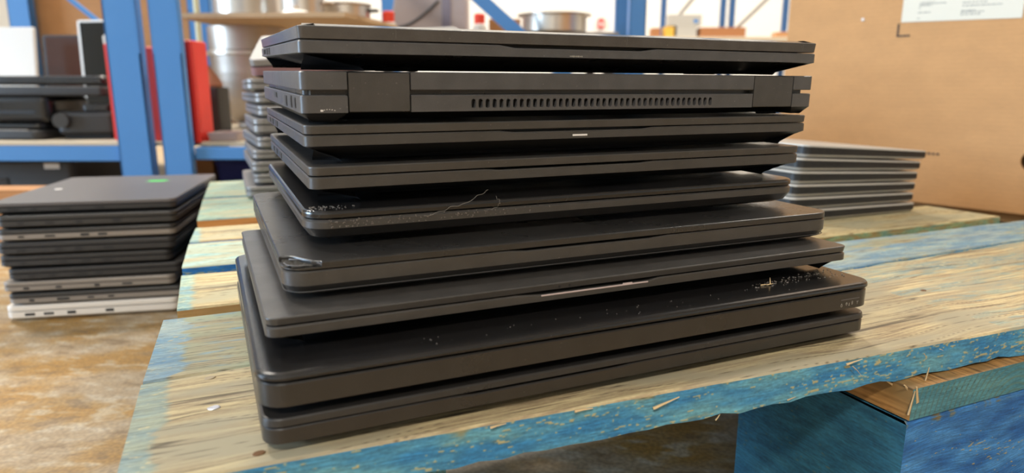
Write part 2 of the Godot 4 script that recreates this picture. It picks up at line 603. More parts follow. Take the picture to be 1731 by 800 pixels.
func main_stack() -> void:
	var g := "laptops in the tall stack in front"
	var left_ports := [["left", -0.030, 0.0030, 0.012, 0.0034], ["left", -0.060, 0.0030, 0.009, 0.0034], ["left", -0.082, 0.0030, 0.005, 0.003]]
	# 9, at the bottom
	laptop("laptop", "black laptop at the very bottom of the tall stack, resting on the pallet", g, {
		"front": Vector3(0.1906, DECK + 0.0172, -0.2845), "w": 0.3625, "d": 0.245, "lid": 0.0040, "gap": 0.0005, "base": 0.0072, "under": 0.0045, "under_in": 0.010, "r": 0.009, "yaw": 0.2,
		"notch": [-0.0965, -0.086, -0.0046, 0.0065, 0.0008], "slant": -0.0004, "lid_round": 0.0012, "mat_base": mats.plastic_black, "mat_lid": mats.plastic_black, "mat_under": mats.plastic_black, "foot": 0.001})
	# 8
	var l8 := laptop("laptop", "glossy black laptop with small status icons, second lowest in the tall stack", g, {
		"front": Vector3(0.1910, DECK + 0.0376, -0.2840), "w": 0.3640, "d": 0.236, "lid": 0.0037, "gap": 0.0011, "base": 0.0106, "under": 0.0032, "under_in": 0.020, "r": 0.012,
		"lid_round": 0.0022, "lid_round_low": 0.0008, "lid_over": 0.0008, "mat_base": mats.plastic_black, "mat_lid": mats.gloss_black, "foot": 0.0018})
	status_icons(l8, Vector3(0.1545, 0.0075, 0.118))
	# 7
	var l7 := laptop("laptop", "dark laptop with a bright silver latch strip in the tall stack", g, {
		"front": Vector3(0.1951, DECK + 0.0549, -0.3070), "w": 0.3605, "d": 0.212, "lid": 0.0040, "gap": 0.0005, "base": 0.0046, "under": 0.0062, "under_in": 0.015, "r": 0.006, "yaw": 0.2,
		"notch": [-0.0572, -0.0436, 0.0232, 0.0312, 0.0011], "slant": 0.0006, "mat_base": mats.plastic_warm, "mat_lid": mats.plastic_warm, "mat_under": mats.plastic_black, "foot": 0.0019})
	var st := begin()
	box(st, Vector3(-0.0102, 0.0019 + 0.0062 + 0.0030, 0.106), Vector3(0.067, 0.0009, 0.0006), 0.0002)
	box(st, Vector3(0.0098, 0.0019 + 0.0062 + 0.0037, 0.1058), Vector3(0.006, 0.0006, 0.0006))
	part("latch_strip", st, mats.silver_strip, l7, "bright silver strip in the finger notch")
	for x in [-0.0328, -0.0268]:
		st = begin()
		lathe(st, [Vector2(0.0006, 0), Vector2(0.0006, 0.0003), Vector2(0.0, 0.0003)], 10)
		var pin := part("pinhole", st, mats.hole, l7)
		pin.transform = Transform3D(Basis(Vector3.RIGHT, PI / 2), Vector3(x, 0.0150, 0.1059))
	# 6, with the broken corner
	var l6 := laptop("laptop", "black laptop with a broken front left lid corner, in the tall stack", g, {
		"front": Vector3(0.2022, DECK + 0.0741, -0.3260), "w": 0.3534, "d": 0.240, "lid": 0.0040, "gap": 0.0004, "base": 0.0072, "under": 0.0070, "under_in": 0.013, "r": 0.012, "round_under": true,
		"notch": [-0.061, -0.0505, 0.0282, 0.0429, 0.0009], "chip": [Vector2(0.0, 0.0180), Vector2(0.0026, 0.0182), Vector2(0.0062, 0.0160), Vector2(0.0085, 0.0125), Vector2(0.0105, 0.0088), Vector2(0.0130, 0.0052), Vector2(0.0136, 0.0030), Vector2(0.0170, 0.0012), Vector2(0.0180, 0.0)],
		"mat_base": mats.plastic_warm, "mat_lid": mats.lid_dark, "mat_under": mats.plastic_black, "foot": 0.0005, "pitch": 0.2})
	broken_corner(l6)
	st = begin()
	loft(st, rrect(0.3534, 0.240, 0.012, 6), [[0.0040, 0.0010], [0.0043, 0.0004], [0.0047, 0.0008]], Transform3D(), {}, false, false)
	part("trim_line", st, mats.dark_metal, l6)
	# 5
	laptop("laptop", "round edged black laptop with hairs and worn trim in the tall stack", g, {
		"front": Vector3(0.2069, DECK + 0.0935, -0.3520), "w": 0.3341, "d": 0.232, "lid": 0.0040, "gap": 0.0006, "base": 0.0046, "under": 0.0086, "under_in": 0.020, "r": 0.014, "round_under": true,
		"lid_round": 0.0017, "lid_round_low": 0.0006, "edge": 0.0012, "mat_base": mats.plastic_warm, "mat_lid": mats.gloss_black, "mat_under": mats.plastic_black, "foot": 0.0007, "pitch": 0.8})
	# 4
	laptop("laptop", "matte dark laptop with a scuffed corner, fourth from the top of the tall stack", g, {
		"front": Vector3(0.2157, DECK + 0.1150, -0.3650), "w": 0.3417, "d": 0.238, "lid": 0.0050, "gap": 0.0005, "base": 0.0062, "under": 0.0083, "under_in": 0.026, "r": 0.006,
		"notch": [-0.0717, -0.0632, 0.033, 0.0443, 0.0008], "slant": 0.0003, "mat_base": mats.plastic_warm, "mat_lid": mats.plastic_warm, "ports": left_ports, "foot": 0.0008, "pitch": 0.9})
	# 3
	var l3 := laptop("laptop", "dark laptop with a small white light bar on its front, in the tall stack", g, {
		"front": Vector3(0.2175, DECK + 0.1366, -0.3660), "w": 0.3476, "d": 0.238, "lid": 0.0050, "gap": 0.0004, "base": 0.0056, "under": 0.0092, "under_in": 0.018, "r": 0.005,
		"notch": [-0.0645, -0.0551, 0.0331, 0.042, 0.0010], "slant": 0.0003, "mat_base": mats.plastic_warm, "mat_lid": mats.plastic_warm, "ports": left_ports, "foot": 0.0008, "pitch": 0.9})
	st = begin()
	slab(st, Vector3(-0.0116, 0.0016 + 0.0085 + 0.0018, 0.119), Vector3(0.0102, 0.0011, 0.0004), 0.0001, 0.0001)
	part("light_bar", st, mats.white_mark, l3, "small white indicator bar")
	laptop_rear("laptop turned back to front showing hinges and vents, second from the stack top", g)
	# 1, on top
	var l1 := laptop("laptop", "dark grey laptop lying on top of the tall stack", g, {
		"front": Vector3(0.2179, DECK + 0.1859, -0.3640), "w": 0.3490, "d": 0.238, "lid": 0.0066, "gap": 0.0004, "base": 0.0062, "under": 0.0086, "under_in": 0.032, "r": 0.003,
		"notch": [-0.0655, -0.0557, 0.0290, 0.0407, 0.0014], "slant": 0.0006, "crown": 0.0014, "mat_base": mats.plastic_grey, "mat_lid": mats.lid_sheen, "mat_under": mats.soft_black, "ports": [["left", -0.048, 0.0030, 0.011, 0.0042], ["left", -0.066, 0.0030, 0.009, 0.0042], ["left", -0.082, 0.0030, 0.004, 0.003], ["left", -0.092, 0.0030, 0.004, 0.003]], "foot": 0.0005, "pitch": 1.9})
	st = begin()
	for k in 8:
		box(st, Vector3(-0.0205 + k * 0.0011, 0.0094 + 0.0006, 0.1191), Vector3(0.0007, 0.0005 + 0.0002 * (k % 3), 0.0002))
	part("printed_mark", st, mats.print, l1)
	st = begin()
	for k in 2:
		box(st, Vector3(-0.0115, 0.0094 + 0.0026 + k * 0.0007, 0.1191), Vector3(0.0095, 0.0002, 0.0002))
	part("speaker_slit", st, mats.lid_grey, l1)


func status_icons(o: Node3D, at: Vector3) -> void:
	var ring := func(st: SurfaceTool, c: Vector3, rx: float, ry: float) -> void:
		var path := []
		for k in 13: path.append(c + Vector3(cos(TAU * k / 12) * rx, sin(TAU * k / 12) * ry, 0))
		tube(st, path, 0.00013, 4)
	var st := begin()
	ring.call(st, at, 0.0007, 0.0008)
	tube(st, [at + Vector3(0, 0.0006, 0), at + Vector3(0, 0.0015, 0)], 0.00013, 4)
	part("status_icon", st, mats.print, o)
	st = begin()
	ring.call(st, at + Vector3(0.0042, 0.0007, 0), 0.0006, 0.0009)
	ring.call(st, at + Vector3(0.0042, 0.0010, 0), 0.0006, 0.0003)
	part("status_icon", st, mats.print, o)
	st = begin()
	tube(st, [at + Vector3(0.0064, -0.0006, 0), at + Vector3(0.0064, 0.0012, 0)], 0.0002, 4)
	box(st, at + Vector3(0.0064, -0.0004, 0), Vector3(0.0010, 0.0003, 0.0002))
	part("status_icon", st, mats.print, o)
	st = begin()
	ring.call(st, at + Vector3(0.0090, 0.0014, 0), 0.0005, 0.0005)
	ring.call(st, at + Vector3(0.0090, 0.0004, 0), 0.0005, 0.0005)
	part("status_icon", st, mats.print, o)
	st = begin()
	tube(st, [at + Vector3(0.0134, -0.0004, 0), at + Vector3(0.0134, 0.0007, 0), at + Vector3(0.0127, 0.0016, 0)], 0.00013, 4)
	tube(st, [at + Vector3(0.0134, 0.0007, 0), at + Vector3(0.0141, 0.0016, 0)], 0.00013, 4)
	part("status_icon", st, mats.print, o)
	st = begin()
	box(st, at + Vector3(0.007, 0.0036, 0), Vector3(0.0155, 0.0005, 0.0004))
	part("indicator_window", st, mats.lid_grey, o)


func broken_corner(o: Node3D) -> void:
	# torn core of the lid: a crumpled patch in the hole and two curled strips
	var n := noise(91, 3)
	var st := begin()
	var base := Vector3(-0.3534 / 2, 0.0005 + 0.0070 + 0.0072 + 0.0004 + 0.0014, 0.120)
	var grid := []
	for j in 15:
		var row := []
		for i in 15:
			var x := 0.0010 + 0.0150 * i / 14
			var z := -0.0012 - 0.0160 * j / 14
			row.append(base + Vector3(x, 0.0004 + 0.0009 * absf(n.get_noise_2d(x * 420, z * 420)) + 0.0004 * (float(j) / 14), z))
		grid.append(row)
	for j in 14:
		for i in 14:
			if i < 3 and j < 2 or i + j > 16: continue
			var a: Vector3 = grid[j][i]; var b: Vector3 = grid[j][i + 1]; var c: Vector3 = grid[j + 1][i + 1]; var d: Vector3 = grid[j + 1][i]
			var nn := (b - a).cross(c - a)
			nn = nn.normalized() * signf(nn.y)
			tri(st, [a, b, c], [nn, nn, nn])
			nn = (c - a).cross(d - a)
			nn = nn.normalized() * signf(nn.y)
			tri(st, [a, c, d], [nn, nn, nn])
	part("torn_core", st, mats.torn, o, "crumpled broken plastic inside the lid corner")
	st = begin()
	tube(st, [base + Vector3(0.0045, 0.0016, -0.0140), base + Vector3(0.0062, 0.0019, -0.0118), base + Vector3(0.0090, 0.0020, -0.0102), base + Vector3(0.0108, 0.0016, -0.0090)], 0.00045, 6, 0.4)
	tube(st, [base + Vector3(0.0016, 0.0010, -0.0105), base + Vector3(0.0026, 0.0010, -0.0052), base + Vector3(0.0062, 0.0010, -0.0022), base + Vector3(0.0120, 0.0010, -0.0016)], 0.00035, 6, 0.5)
	tube(st, [base + Vector3(0.0150, 0.0012, -0.0035), base + Vector3(0.0165, 0.0017, -0.0015), base + Vector3(0.0180, 0.0010, 0.0)], 0.0005, 6, 0.3)
	part("torn_strip", st, mats.lid_grey, o, "pale curled strips along the break")


# small laptops of the other stacks
func plain_laptop(called: String, label: String, group: String, c: Dictionary) -> Node3D:
	var o := thing(called, label, "laptop", c.at, 0.0, group)
	o.basis = Basis.from_euler(Vector3(deg_to_rad(c.get("pitch", 0.0)), deg_to_rad(c.get("yaw", 0.0)), deg_to_rad(c.get("roll", 0.0))))
	var h: float = c.h
	var w: float = c.w
	var d: float = c.d
	var r: float = c.get("r", 0.008)
	wedge = c.get("wedge", 0.0)
	var k0: float = c.get("cut", [0.26, 0.62, 0.70])[0]
	var k1: float = c.get("cut", [0.26, 0.62, 0.70])[1]
	var k2: float = c.get("cut", [0.26, 0.62, 0.70])[2]
	var st := begin()
	var u: float = c.get("under_in", 0.006)
	loft(st, rrect(w, d, r, 5), [[0.0, u], [h * k0 * 0.6, u * 0.3], [h * k0, 0.0]], Transform3D(), {}, true, false)
	part("underside", st, c.get("mat_under", c.mat_base), o)
	st = begin()
	loft(st, rrect(w, d, r, 5), [[h * k0, 0.0], [h * (k1 - 0.02), 0.0], [h * k1, 0.0006]], Transform3D(), {}, false, true)
	var base := part("base", st, c.mat_base, o)
	st = begin()
	loft(st, rrect(w, d, r, 5), [[h * (k2 - 0.03), 0.0015], [h * k2, 0.0], [h - 0.0012, 0.0], [h - 0.0004, 0.0004], [h, 0.0016]])
	part("lid", st, c.mat_lid, o)
	wedge = 0.0
	for p in c.get("ports", []):
		st = begin()
		box(st, Vector3(p[0], h * (k0 + k1) / 2, d / 2), Vector3(p[1], h * p[2], 0.0006), 0.0002)
		part("port", st, c.get("mat_port", mats.hole), o)
	return o


func left_stack() -> void:
	var g := "laptops in the stack on the floor"
	var b := Basis(Vector3.UP, deg_to_rad(-11.6))
	var mid := Vector3(-0.1755, 0, -1.0745)         # middle of the near bottom edge
	var h := 0.0177
	# shift right, label, lid, base, under
	var rows := [
		[0.000, "white laptop at the bottom of the floor stack", mats.white_plastic, mats.white_plastic, 0.022],
		[0.006, "dark lidded silver laptop just above the white one in the floor stack", mats.dark_metal, mats.silver_dull, 0.0165],
		[-0.001, "silver grey laptop third from the bottom of the floor stack", mats.silver_dull, mats.silver_dull, 0.0165],
		[0.006, "black laptop resting on the silver ones in the floor stack", mats.charcoal, mats.charcoal, 0.0175],
		[-0.001, "black laptop in the middle of the floor stack", mats.charcoal, mats.charcoal, 0.018],
		[0.003, "black laptop under the grey silver one in the floor stack", mats.charcoal, mats.charcoal, 0.019],
		[0.004, "silver sided laptop third from the top of the floor stack", mats.dark_metal, mats.silver_dull, 0.0175],
		[0.006, "dark laptop jutting out right under the top one of the floor stack", mats.dark_metal, mats.dark_metal, 0.0185],
		[0.0, "dark grey laptop with a green arrow sticker on top of the floor stack", mats.lid_grey, mats.charcoal, 0.0165]]
	var y := 0.0
	for i in rows.size():
		var row: Array = rows[i]
		rng.seed = 500 + i
		var w := 0.222 + rng.randf_range(-0.004, 0.003)
		var d := 0.285
		if i == 8: w = 0.234
		var ports := []
		var x := -w / 2 + 0.03
		for k in 4:
			ports.append([x, rng.randf_range(0.006, 0.016), rng.randf_range(0.14, 0.22)])
			x += rng.randf_range(0.02, 0.05)
		var o := plain_laptop("laptop", row[1], g, {"at": mid + b * Vector3(row[0] + 0.005, 0, -d / 2 + (-0.010 if i == 8 else rng.randf_range(-0.004, 0.002))) + Vector3(0, y, 0), "yaw": -11.6 + rng.randf_range(-0.6, 0.6), "h": row[4], "w": w, "d": d, "r": 0.010, "mat_lid": row[2], "mat_base": row[3], "ports": ports, "under_in": 0.010})
		y += row[4] + 0.0003
		if i == 8:
			var st := begin()
			var p := PackedVector2Array([Vector2(-0.016, 0.008), Vector2(0.010, 0.008), Vector2(0.020, 0.0), Vector2(0.010, -0.008), Vector2(-0.016, -0.008), Vector2(-0.009, 0.0)])
			loft(st, p, [[0.0, 0.0], [0.0002, 0.0]], Transform3D(Basis(), Vector3(0.0395, row[4], -0.061)))
			part("arrow_sticker", st, mat(Color(0.22, 0.80, 0.30), 0.6), o, "bright green arrow sticker")
			st = begin()
			lathe(st, [Vector2(0.0055, 0), Vector2(0.0055, 0.0003), Vector2(0, 0.0003)], 16, Vector3(-0.080, row[4], 0.0125))
			part("round_sticker", st, mats.white_mark, o, "small round white sticker")


func right_stack() -> void:
	var g := "laptops in the stack by the cardboard box"
	var places := ["lowest laptop of the silver edged stack by the cardboard box", "second lowest laptop of the silver edged stack by the cardboard box", "third lowest laptop of the silver edged stack by the cardboard box", "third laptop from the top of the stack by the cardboard box", "second laptop from the top of the stack by the cardboard box", "top laptop of the stack by the cardboard box, with a pale lid"]
	for i in 6:
		var roll := -0.1 - i * 0.57
		var h := 0.0146
		var w := 0.212
		var ports := []
		for k in 4: ports.append([-w / 2 + 0.022 + k * 0.013, 0.007, 0.2])
		var shift: float = [0.0, -0.004, -0.003, -0.001, 0.002, 0.010][i]
		var turn := Basis(Vector3.BACK, deg_to_rad(roll))
		var right_end := Vector3(0.827 + shift, DECK + 0.0006 + i * 0.0132, -0.583 - 0.15)
		plain_laptop("laptop", places[i], g, {"at": right_end - turn * Vector3(w / 2, 0, 0), "roll": roll, "h": h, "w": w, "d": 0.30, "r": 0.010, "mat_lid": mats.pale_edge, "mat_base": mats.dark_edge, "mat_under": mats.pale_edge, "under_in": 0.004, "ports": ports, "wedge": 0.27, "cut": [0.24, 0.80, 0.84]})


func silver_stack() -> void:
	var g := "silver laptops in the stack behind the tall one"
	rng.seed = 77
	var y := DECK + 0.001
	var places := ["silver laptop on the pallet at the bottom of the stack behind", "silver laptop second up in the stack behind the tall one", "silver laptop third up in the stack behind the tall one", "silver laptop fourth up in the stack behind the tall one", "silver laptop fifth up in the stack behind the tall one", "thick silver laptop in the middle of the stack behind", "silver laptop seventh up in the stack behind the tall one", "silver laptop eighth up in the stack behind the tall one", "silver laptop near the top of the stack behind"]
	for i in 9:
		var h: float = [0.018, 0.016, 0.017, 0.015, 0.017, 0.024, 0.017, 0.016, 0.018][i]
		plain_laptop("laptop", places[i], g, {"at": Vector3(0.042 + 0.165 + rng.randf_range(-0.004, 0.012) + i * 0.001, y, -1.02 - 0.115), "yaw": rng.randf_range(-2.5, 2.5), "h": h, "w": 0.33, "d": 0.23, "r": 0.014, "mat_lid": mats.silver, "mat_base": mats.silver, "under_in": 0.008, "ports": [[-0.13, 0.010, 0.2], [-0.11, 0.006, 0.2]]})
		y += h + 0.0012
	plain_laptop("laptop", "tilted grey laptop with a reddish edge on top of the stack behind", g, {"at": Vector3(0.074 + 0.165, y + 0.030, -1.02 - 0.105), "yaw": -9.0, "roll": 4.0, "pitch": 12.0, "h": 0.030, "w": 0.33, "d": 0.23, "r": 0.012, "mat_lid": mats.silver, "mat_base": mat(Color(0.50, 0.36, 0.36), 0.45), "mat_under": mats.dark_metal, "under_in": 0.02})


func small_litter() -> void:
	# crumbs on the lid of the second lowest laptop
	rng.seed = 4
	var st := begin()
	for k in 150:
		var t := rng.randf()
		var p := Vector3(0.292 + 0.075 * t, DECK + 0.0379, -0.300 - 0.014 * rng.randf() * (0.4 + t)) + Vector3(0, 0.0001, 0)
		var s := rng.randf_range(0.0002, 0.0009)
		box(st, p, Vector3(s, s * 0.35, s * rng.randf_range(0.3, 1.0)), 0.0, Basis(Vector3.UP, rng.randf() * TAU))
	for k in 40:
		var p := Vector3(rng.randf_range(0.06, 0.32), DECK + 0.0379, rng.randf_range(-0.302, -0.289))
		var s := rng.randf_range(0.0002, 0.0005)
		box(st, p, Vector3(s, s * 0.4, s), 0.0, Basis(Vector3.UP, rng.randf() * TAU))
	var o := part("lid_crumbs", st, mats.lint, self)
	tag(o, "pale crumbs and dust scattered on the second lowest laptop lid", "debris", "", "stuff")
	var w := thing("wood_chip", "small pale wood splinters lying on the second lowest laptop lid", "wood chip", Vector3(0.3051, DECK + 0.0378, -0.3035))
	for q in [[Vector3(-0.0025, 0.0002, 0.0006), Vector3(0.0022, 0.0006, 0.0010)], [Vector3(-0.0004, 0.0004, 0.0012), Vector3(0.0012, 0.0040, -0.0010)], [Vector3(-0.0062, 0.0002, -0.0006), Vector3(-0.0014, 0.0005, 0.0012)]]:
		st = begin()
		tube(st, [q[0], (q[0] + q[1]) / 2 + Vector3(0, 0.0001, 0), q[1]], 0.0005, 5, 0.25)
		part("splinter", st, mats.splinter, w)
	# hairs on the fifth laptop's worn front
	var hair := func(called: String, label: String, pts: Array, r: float) -> void:
		var curve := Curve3D.new()
		for p in pts: curve.add_point(p)
		var fine := []
		var n := 40
		for k in n + 1:
			var q: Vector3 = curve.sample_baked(curve.get_baked_length() * k / n, true)
			fine.append(q + Vector3(0.0003 * sin(k * 1.1), 0.0004 * cos(k * 0.8), 0.0))
		var s := begin()
		tube(s, fine, r, 4)
		tag(part(called, s, mats.hair, self), label, "hair")
	hair.call("loose_hair", "long wavy pale hair hanging over the worn laptop front", [Vector3(0.1020, DECK + 0.0872, -0.3512), Vector3(0.110, DECK + 0.0890, -0.3510), Vector3(0.118, DECK + 0.0915, -0.3508), Vector3(0.126, DECK + 0.0930, -0.3506), Vector3(0.133, DECK + 0.0966, -0.3510), Vector3(0.1405, DECK + 0.0990, -0.3535)], 0.00009)
	hair.call("loose_hair", "short curled pale hair beside the long one on the laptop front", [Vector3(0.1440, DECK + 0.0955, -0.3510), Vector3(0.1465, DECK + 0.0925, -0.3506), Vector3(0.1440, DECK + 0.0895, -0.3508), Vector3(0.1370, DECK + 0.0878, -0.3510)], 0.00007)
	# flaking trim along that front
	st = begin()
	for k in 150:
		var t := pow(rng.randf(), 1.6)
		var p := Vector3(0.052 + 0.15 * t * rng.randf_range(0.6, 1.0), DECK + 0.0877 + rng.randf_range(-0.0028, 0.0012), -0.3518)
		var s := rng.randf_range(0.0001, 0.0004)
		box(st, p, Vector3(s * 2.5, s, s), 0.0, Basis(Vector3.BACK, rng.randf() * TAU))
	o = part("lint_flakes", st, mats.lint, self)
	tag(o, "grey lint and flakes clinging to the worn front of the fifth laptop", "lint", "", "stuff")
	st = begin()
	for k in 70:
		var p := Vector3(0.044 + rng.randf_range(0.0, 0.03) * rng.randf(), DECK + 0.0938, -0.356 - rng.randf_range(0.0, 0.012))
		var s := rng.randf_range(0.0002, 0.0006)
		box(st, p, Vector3(s, s * 0.5, s), 0.0, Basis(Vector3.UP, rng.randf() * TAU))
	o = part("corner_dust", st, mats.lint, self)
	tag(o, "clump of dust on the front left corner of the rounded laptop lid", "dust", "", "stuff")


# ---------------------------------------------------------------- pallet
# board between four corners seen from above, uneven edges, top and sides with their own finish
func plank(called: String, parent: Node3D, fl: Vector2, fr: Vector2, bl: Vector2, br: Vector2, top: float, thick: float, m_top: Material, m_side: Material, sd: int, ragged := 0.0012) -> MeshInstance3D:
	var n := 90
	var ns := noise(sd, 2)
	var a := begin()
	var b := begin()
	var x0 := minf(fl.x, bl.x)
	var z0 := maxf(fl.y, fr.y)
	var prev := []
	for i in n + 1:
		var t := float(i) / n
		var f := fl.lerp(fr, t)
		var k := bl.lerp(br, t)
		var j1 := ns.get_noise_2d(t * 40.0, 1.0) * ragged * 0.6
		var j2 := ns.get_noise_2d(t * 60.0, 5.0) * ragged
		var j3 := ns.get_noise_2d(t * 25.0, 9.0) * ragged
		var e := 0.0012
		var row := [
			Vector3(f.x, top - thick + j2 + absf(j3), f.y + j1), Vector3(f.x, top - e + j1 * 0.4, f.y + j1), Vector3(f.x, top, f.y + j1 - e),
			Vector3(k.x, top, k.y + e + j3), Vector3(k.x, top - e, k.y + j3), Vector3(k.x, top - thick, k.y + j3)]
		if prev:
			for s in 5:
				var p: Vector3 = prev[s]; var q: Vector3 = row[s]; var r: Vector3 = row[s + 1]; var o: Vector3 = prev[s + 1]
				var nn := (q - p).cross(o - p).normalized()
				var want: Vector3 = [Vector3.BACK, Vector3(0, 1, 1), Vector3.UP, Vector3(0, 1, -1), Vector3.FORWARD][s]
				if nn.dot(want) < 0: nn = -nn
				if s == 2:
					quad(a, p, q, r, o, nn, [Vector2(p.x - x0, z0 - p.z), Vector2(q.x - x0, z0 - q.z), Vector2(r.x - x0, z0 - r.z), Vector2(o.x - x0, z0 - o.z)])
				elif s == 1:
					quad(a, p, q, r, o, nn, [Vector2(p.x - x0, z0 - p.z), Vector2(q.x - x0, z0 - q.z), Vector2(r.x - x0, z0 - r.z), Vector2(o.x - x0, z0 - o.z)])
				else:
					quad(b, p, q, r, o, nn, [Vector2(p.x - x0, top - p.y), Vector2(q.x - x0, top - q.y), Vector2(r.x - x0, top - r.y), Vector2(o.x - x0, top - o.y)])
			quad(b, prev[0], row[0], row[5], prev[5], Vector3.DOWN, [Vector2(prev[0].x - x0, 0.01), Vector2(row[0].x - x0, 0.01), Vector2(row[5].x - x0, 0.012), Vector2(prev[5].x - x0, 0.012)])
		if i == 0 or i == n:
			var nn := Vector3.LEFT if i == 0 else Vector3.RIGHT
			for tr in [[0, 1, 5], [1, 4, 5], [1, 2, 4], [2, 3, 4]]:
				var uv := []
				for v in tr: uv.append(Vector2(0.3 + (fl.y - row[v].z), top - row[v].y))
				tri(b, [row[tr[0]], row[tr[1]], row[tr[2]]], [nn, nn, nn], uv)
		prev = row
	var mesh := a.commit()
	b.commit(mesh)
	var o := MeshInstance3D.new()
	o.name = called
	o.mesh = mesh
	o.set_surface_override_material(0, m_top)
	o.set_surface_override_material(1, m_side)
	parent.add_child(o, true)
	return o


func nail(parent: Node3D, at: Vector3, r: float, m: Material, called := "nail_head") -> void:
	var st := begin()
	var n := noise(int(at.x * 1000) + 3, 2)
	var ring := PackedVector2Array()
	for k in 14:
		var a := -TAU * k / 14
		ring.append(Vector2(cos(a) * r * 1.25, sin(a) * r) * (1.0 + 0.15 * n.get_noise_2d(cos(a) * 2, sin(a) * 2)))
	loft(st, ring, [[-0.0005, 0.0], [0.0002, 0.0], [0.0004, r * 0.2]], Transform3D(Basis(Vector3.BACK, 0.06), at))
	part(called, st, m, parent)


func pallet() -> void:
	var p := thing("wooden_pallet", "worn wooden pallet with flaking blue paint under the laptop stacks", "pallet")
	var blue_a := Color(0.16, 0.42, 0.60)
	var blue_b := Color(0.33, 0.56, 0.68)
	var yellow := Color(0.79, 0.72, 0.55)
	var tan := Color(0.55, 0.47, 0.36)
	var grey := Color(0.60, 0.55, 0.46)
	var green := Color(0.58, 0.60, 0.50)
	var pale := Color(0.78, 0.74, 0.60)
	var edge_n := noise(300, 3)
	var none := func(_u, _v): return 0.0
	# top finishes; u runs along the board from its left end, v from its front edge
	var top1 := wood(Vector2i(1700, 320), Vector2(1.06, 0.20), 101, yellow, tan, Color(0.63, 0.59, 0.49),
		func(u, v):
			var a := 0.0
			var e := 0.017 + 0.004 * edge_n.get_noise_2d(v * 30.0, 1.0) + 0.05 * maxf(v - 0.09, 0.0)
			a = maxf(a, clampf((e - u) * 90.0, 0.0, 0.78))
			a = maxf(a, clampf(0.50 - u * 8.0 - absf(v - 0.035) * 18.0, 0.0, 0.40))
			if u > 0.52: a = maxf(a, clampf(0.28 + 0.5 * edge_n.get_noise_2d(u * 2.5, v * 60.0), 0.0, 0.42))
			return a, Color(0.38, 0.52, 0.58), Color(0.56, 0.63, 0.58), 0.55, 0.62)
	var top2 := wood(Vector2i(1500, 240), Vector2(1.06, 0.16), 111, Color(0.68, 0.63, 0.50), Color(0.52, 0.47, 0.37), green,
		func(u, v):
			var a := clampf((0.022 + 0.010 * edge_n.get_noise_2d(v * 40.0, 7.0) - u) * 90.0, 0.0, 0.75)
			if u > 0.40: a = maxf(a, clampf(0.62 + 0.75 * edge_n.get_noise_2d(u * 5.0, v * 22.0), 0.0, 0.86))
			elif u < 0.3: a = maxf(a, clampf(0.1 + 0.6 * edge_n.get_noise_2d(u * 20.0, v * 60.0), 0.0, 0.35))
			return a, Color(0.32, 0.50, 0.66), Color(0.56, 0.65, 0.68), 0.5, 0.70)
	var top3 := wood(Vector2i(1000, 128), Vector2(1.0, 0.13), 121, Color(0.82, 0.76, 0.57), Color(0.62, 0.52, 0.37), Color(0.70, 0.66, 0.53),
		func(u, v): return clampf((0.014 - u) * 80.0, 0.0, 0.6), Color(0.5, 0.64, 0.66), Color(0.66, 0.72, 0.62), 0.5)
	var top4 := wood(Vector2i(1000, 128), Vector2(1.0, 0.13), 131, Color(0.74, 0.72, 0.60), Color(0.60, 0.56, 0.44), Color(0.66, 0.70, 0.62),
		func(u, v): return clampf(0.30 + 0.6 * edge_n.get_noise_2d(u * 9.0, v * 30.0), 0.0, 0.6), Color(0.55, 0.72, 0.72), Color(0.68, 0.76, 0.70), 0.5)
	var top5 := wood(Vector2i(900, 160), Vector2(1.0, 0.19), 141, pale, Color(0.62, 0.58, 0.44), Color(0.62, 0.66, 0.56),
		func(u, v): return clampf(0.35 + 0.7 * edge_n.get_noise_2d(u * 7.0 + 4.0, v * 24.0), 0.0, 0.6), Color(0.48, 0.62, 0.60), Color(0.62, 0.70, 0.60), 0.5)
	# edge finishes; v runs down from the top edge
	var side1 := wood(Vector2i(1700, 64), Vector2(1.06, 0.05), 151, Color(0.78, 0.68, 0.46), Color(0.50, 0.42, 0.28), Color(0.50, 0.52, 0.42),
		func(u, v): return clampf(0.93 + 0.55 * edge_n.get_noise_2d(u * 11.0 + 3.0, v * 60.0) - clampf(0.0035 + 0.004 * edge_n.get_noise_2d(u * 30.0, 2.0) - v, 0.0, 1.0) * 120.0 + 0.15 * clampf((u - 0.3) * 4.0, 0.0, 1.0), 0.0, 1.0), Color(0.17, 0.47, 0.68), Color(0.36, 0.60, 0.68), 0.66, 0.93, 0.44)
	var side3 := wood(Vector2i(800, 48), Vector2(1.0, 0.04), 161, Color(0.80, 0.66, 0.40), Color(0.58, 0.40, 0.20), Color(0.66, 0.50, 0.30),
		func(u, v): return clampf((u - 0.45) * 2.0, 0.0, 0.45), Color(0.42, 0.58, 0.52), Color(0.62, 0.68, 0.48), 0.6)
	var side4 := wood(Vector2i(500, 48), Vector2(1.0, 0.04), 171, Color(0.6, 0.6, 0.5), Color(0.4, 0.4, 0.3), Color(0.5, 0.5, 0.4),
		func(_u, _v): return 1.0, Color(0.05, 0.36, 0.68), Color(0.08, 0.42, 0.74), 0.25)
	var side5 := wood(Vector2i(500, 48), Vector2(1.0, 0.04), 181, Color(0.86, 0.62, 0.34), Color(0.70, 0.46, 0.22), Color(0.80, 0.56, 0.30), none, blue_a, blue_b, 0.5)
	var m_end := wood(Vector2i(500, 100), Vector2(0.25, 0.05), 191, Color(0.40, 0.50, 0.44), Color(0.24, 0.36, 0.36), Color(0.30, 0.42, 0.42),
		func(u, v): return clampf(0.70 + 0.45 * sin(Vector2(u - 0.10, v - 0.035).length() * 1400.0), 0.0, 1.0), Color(0.22, 0.45, 0.52), Color(0.34, 0.55, 0.58), 0.15, 0.9, 3.0)
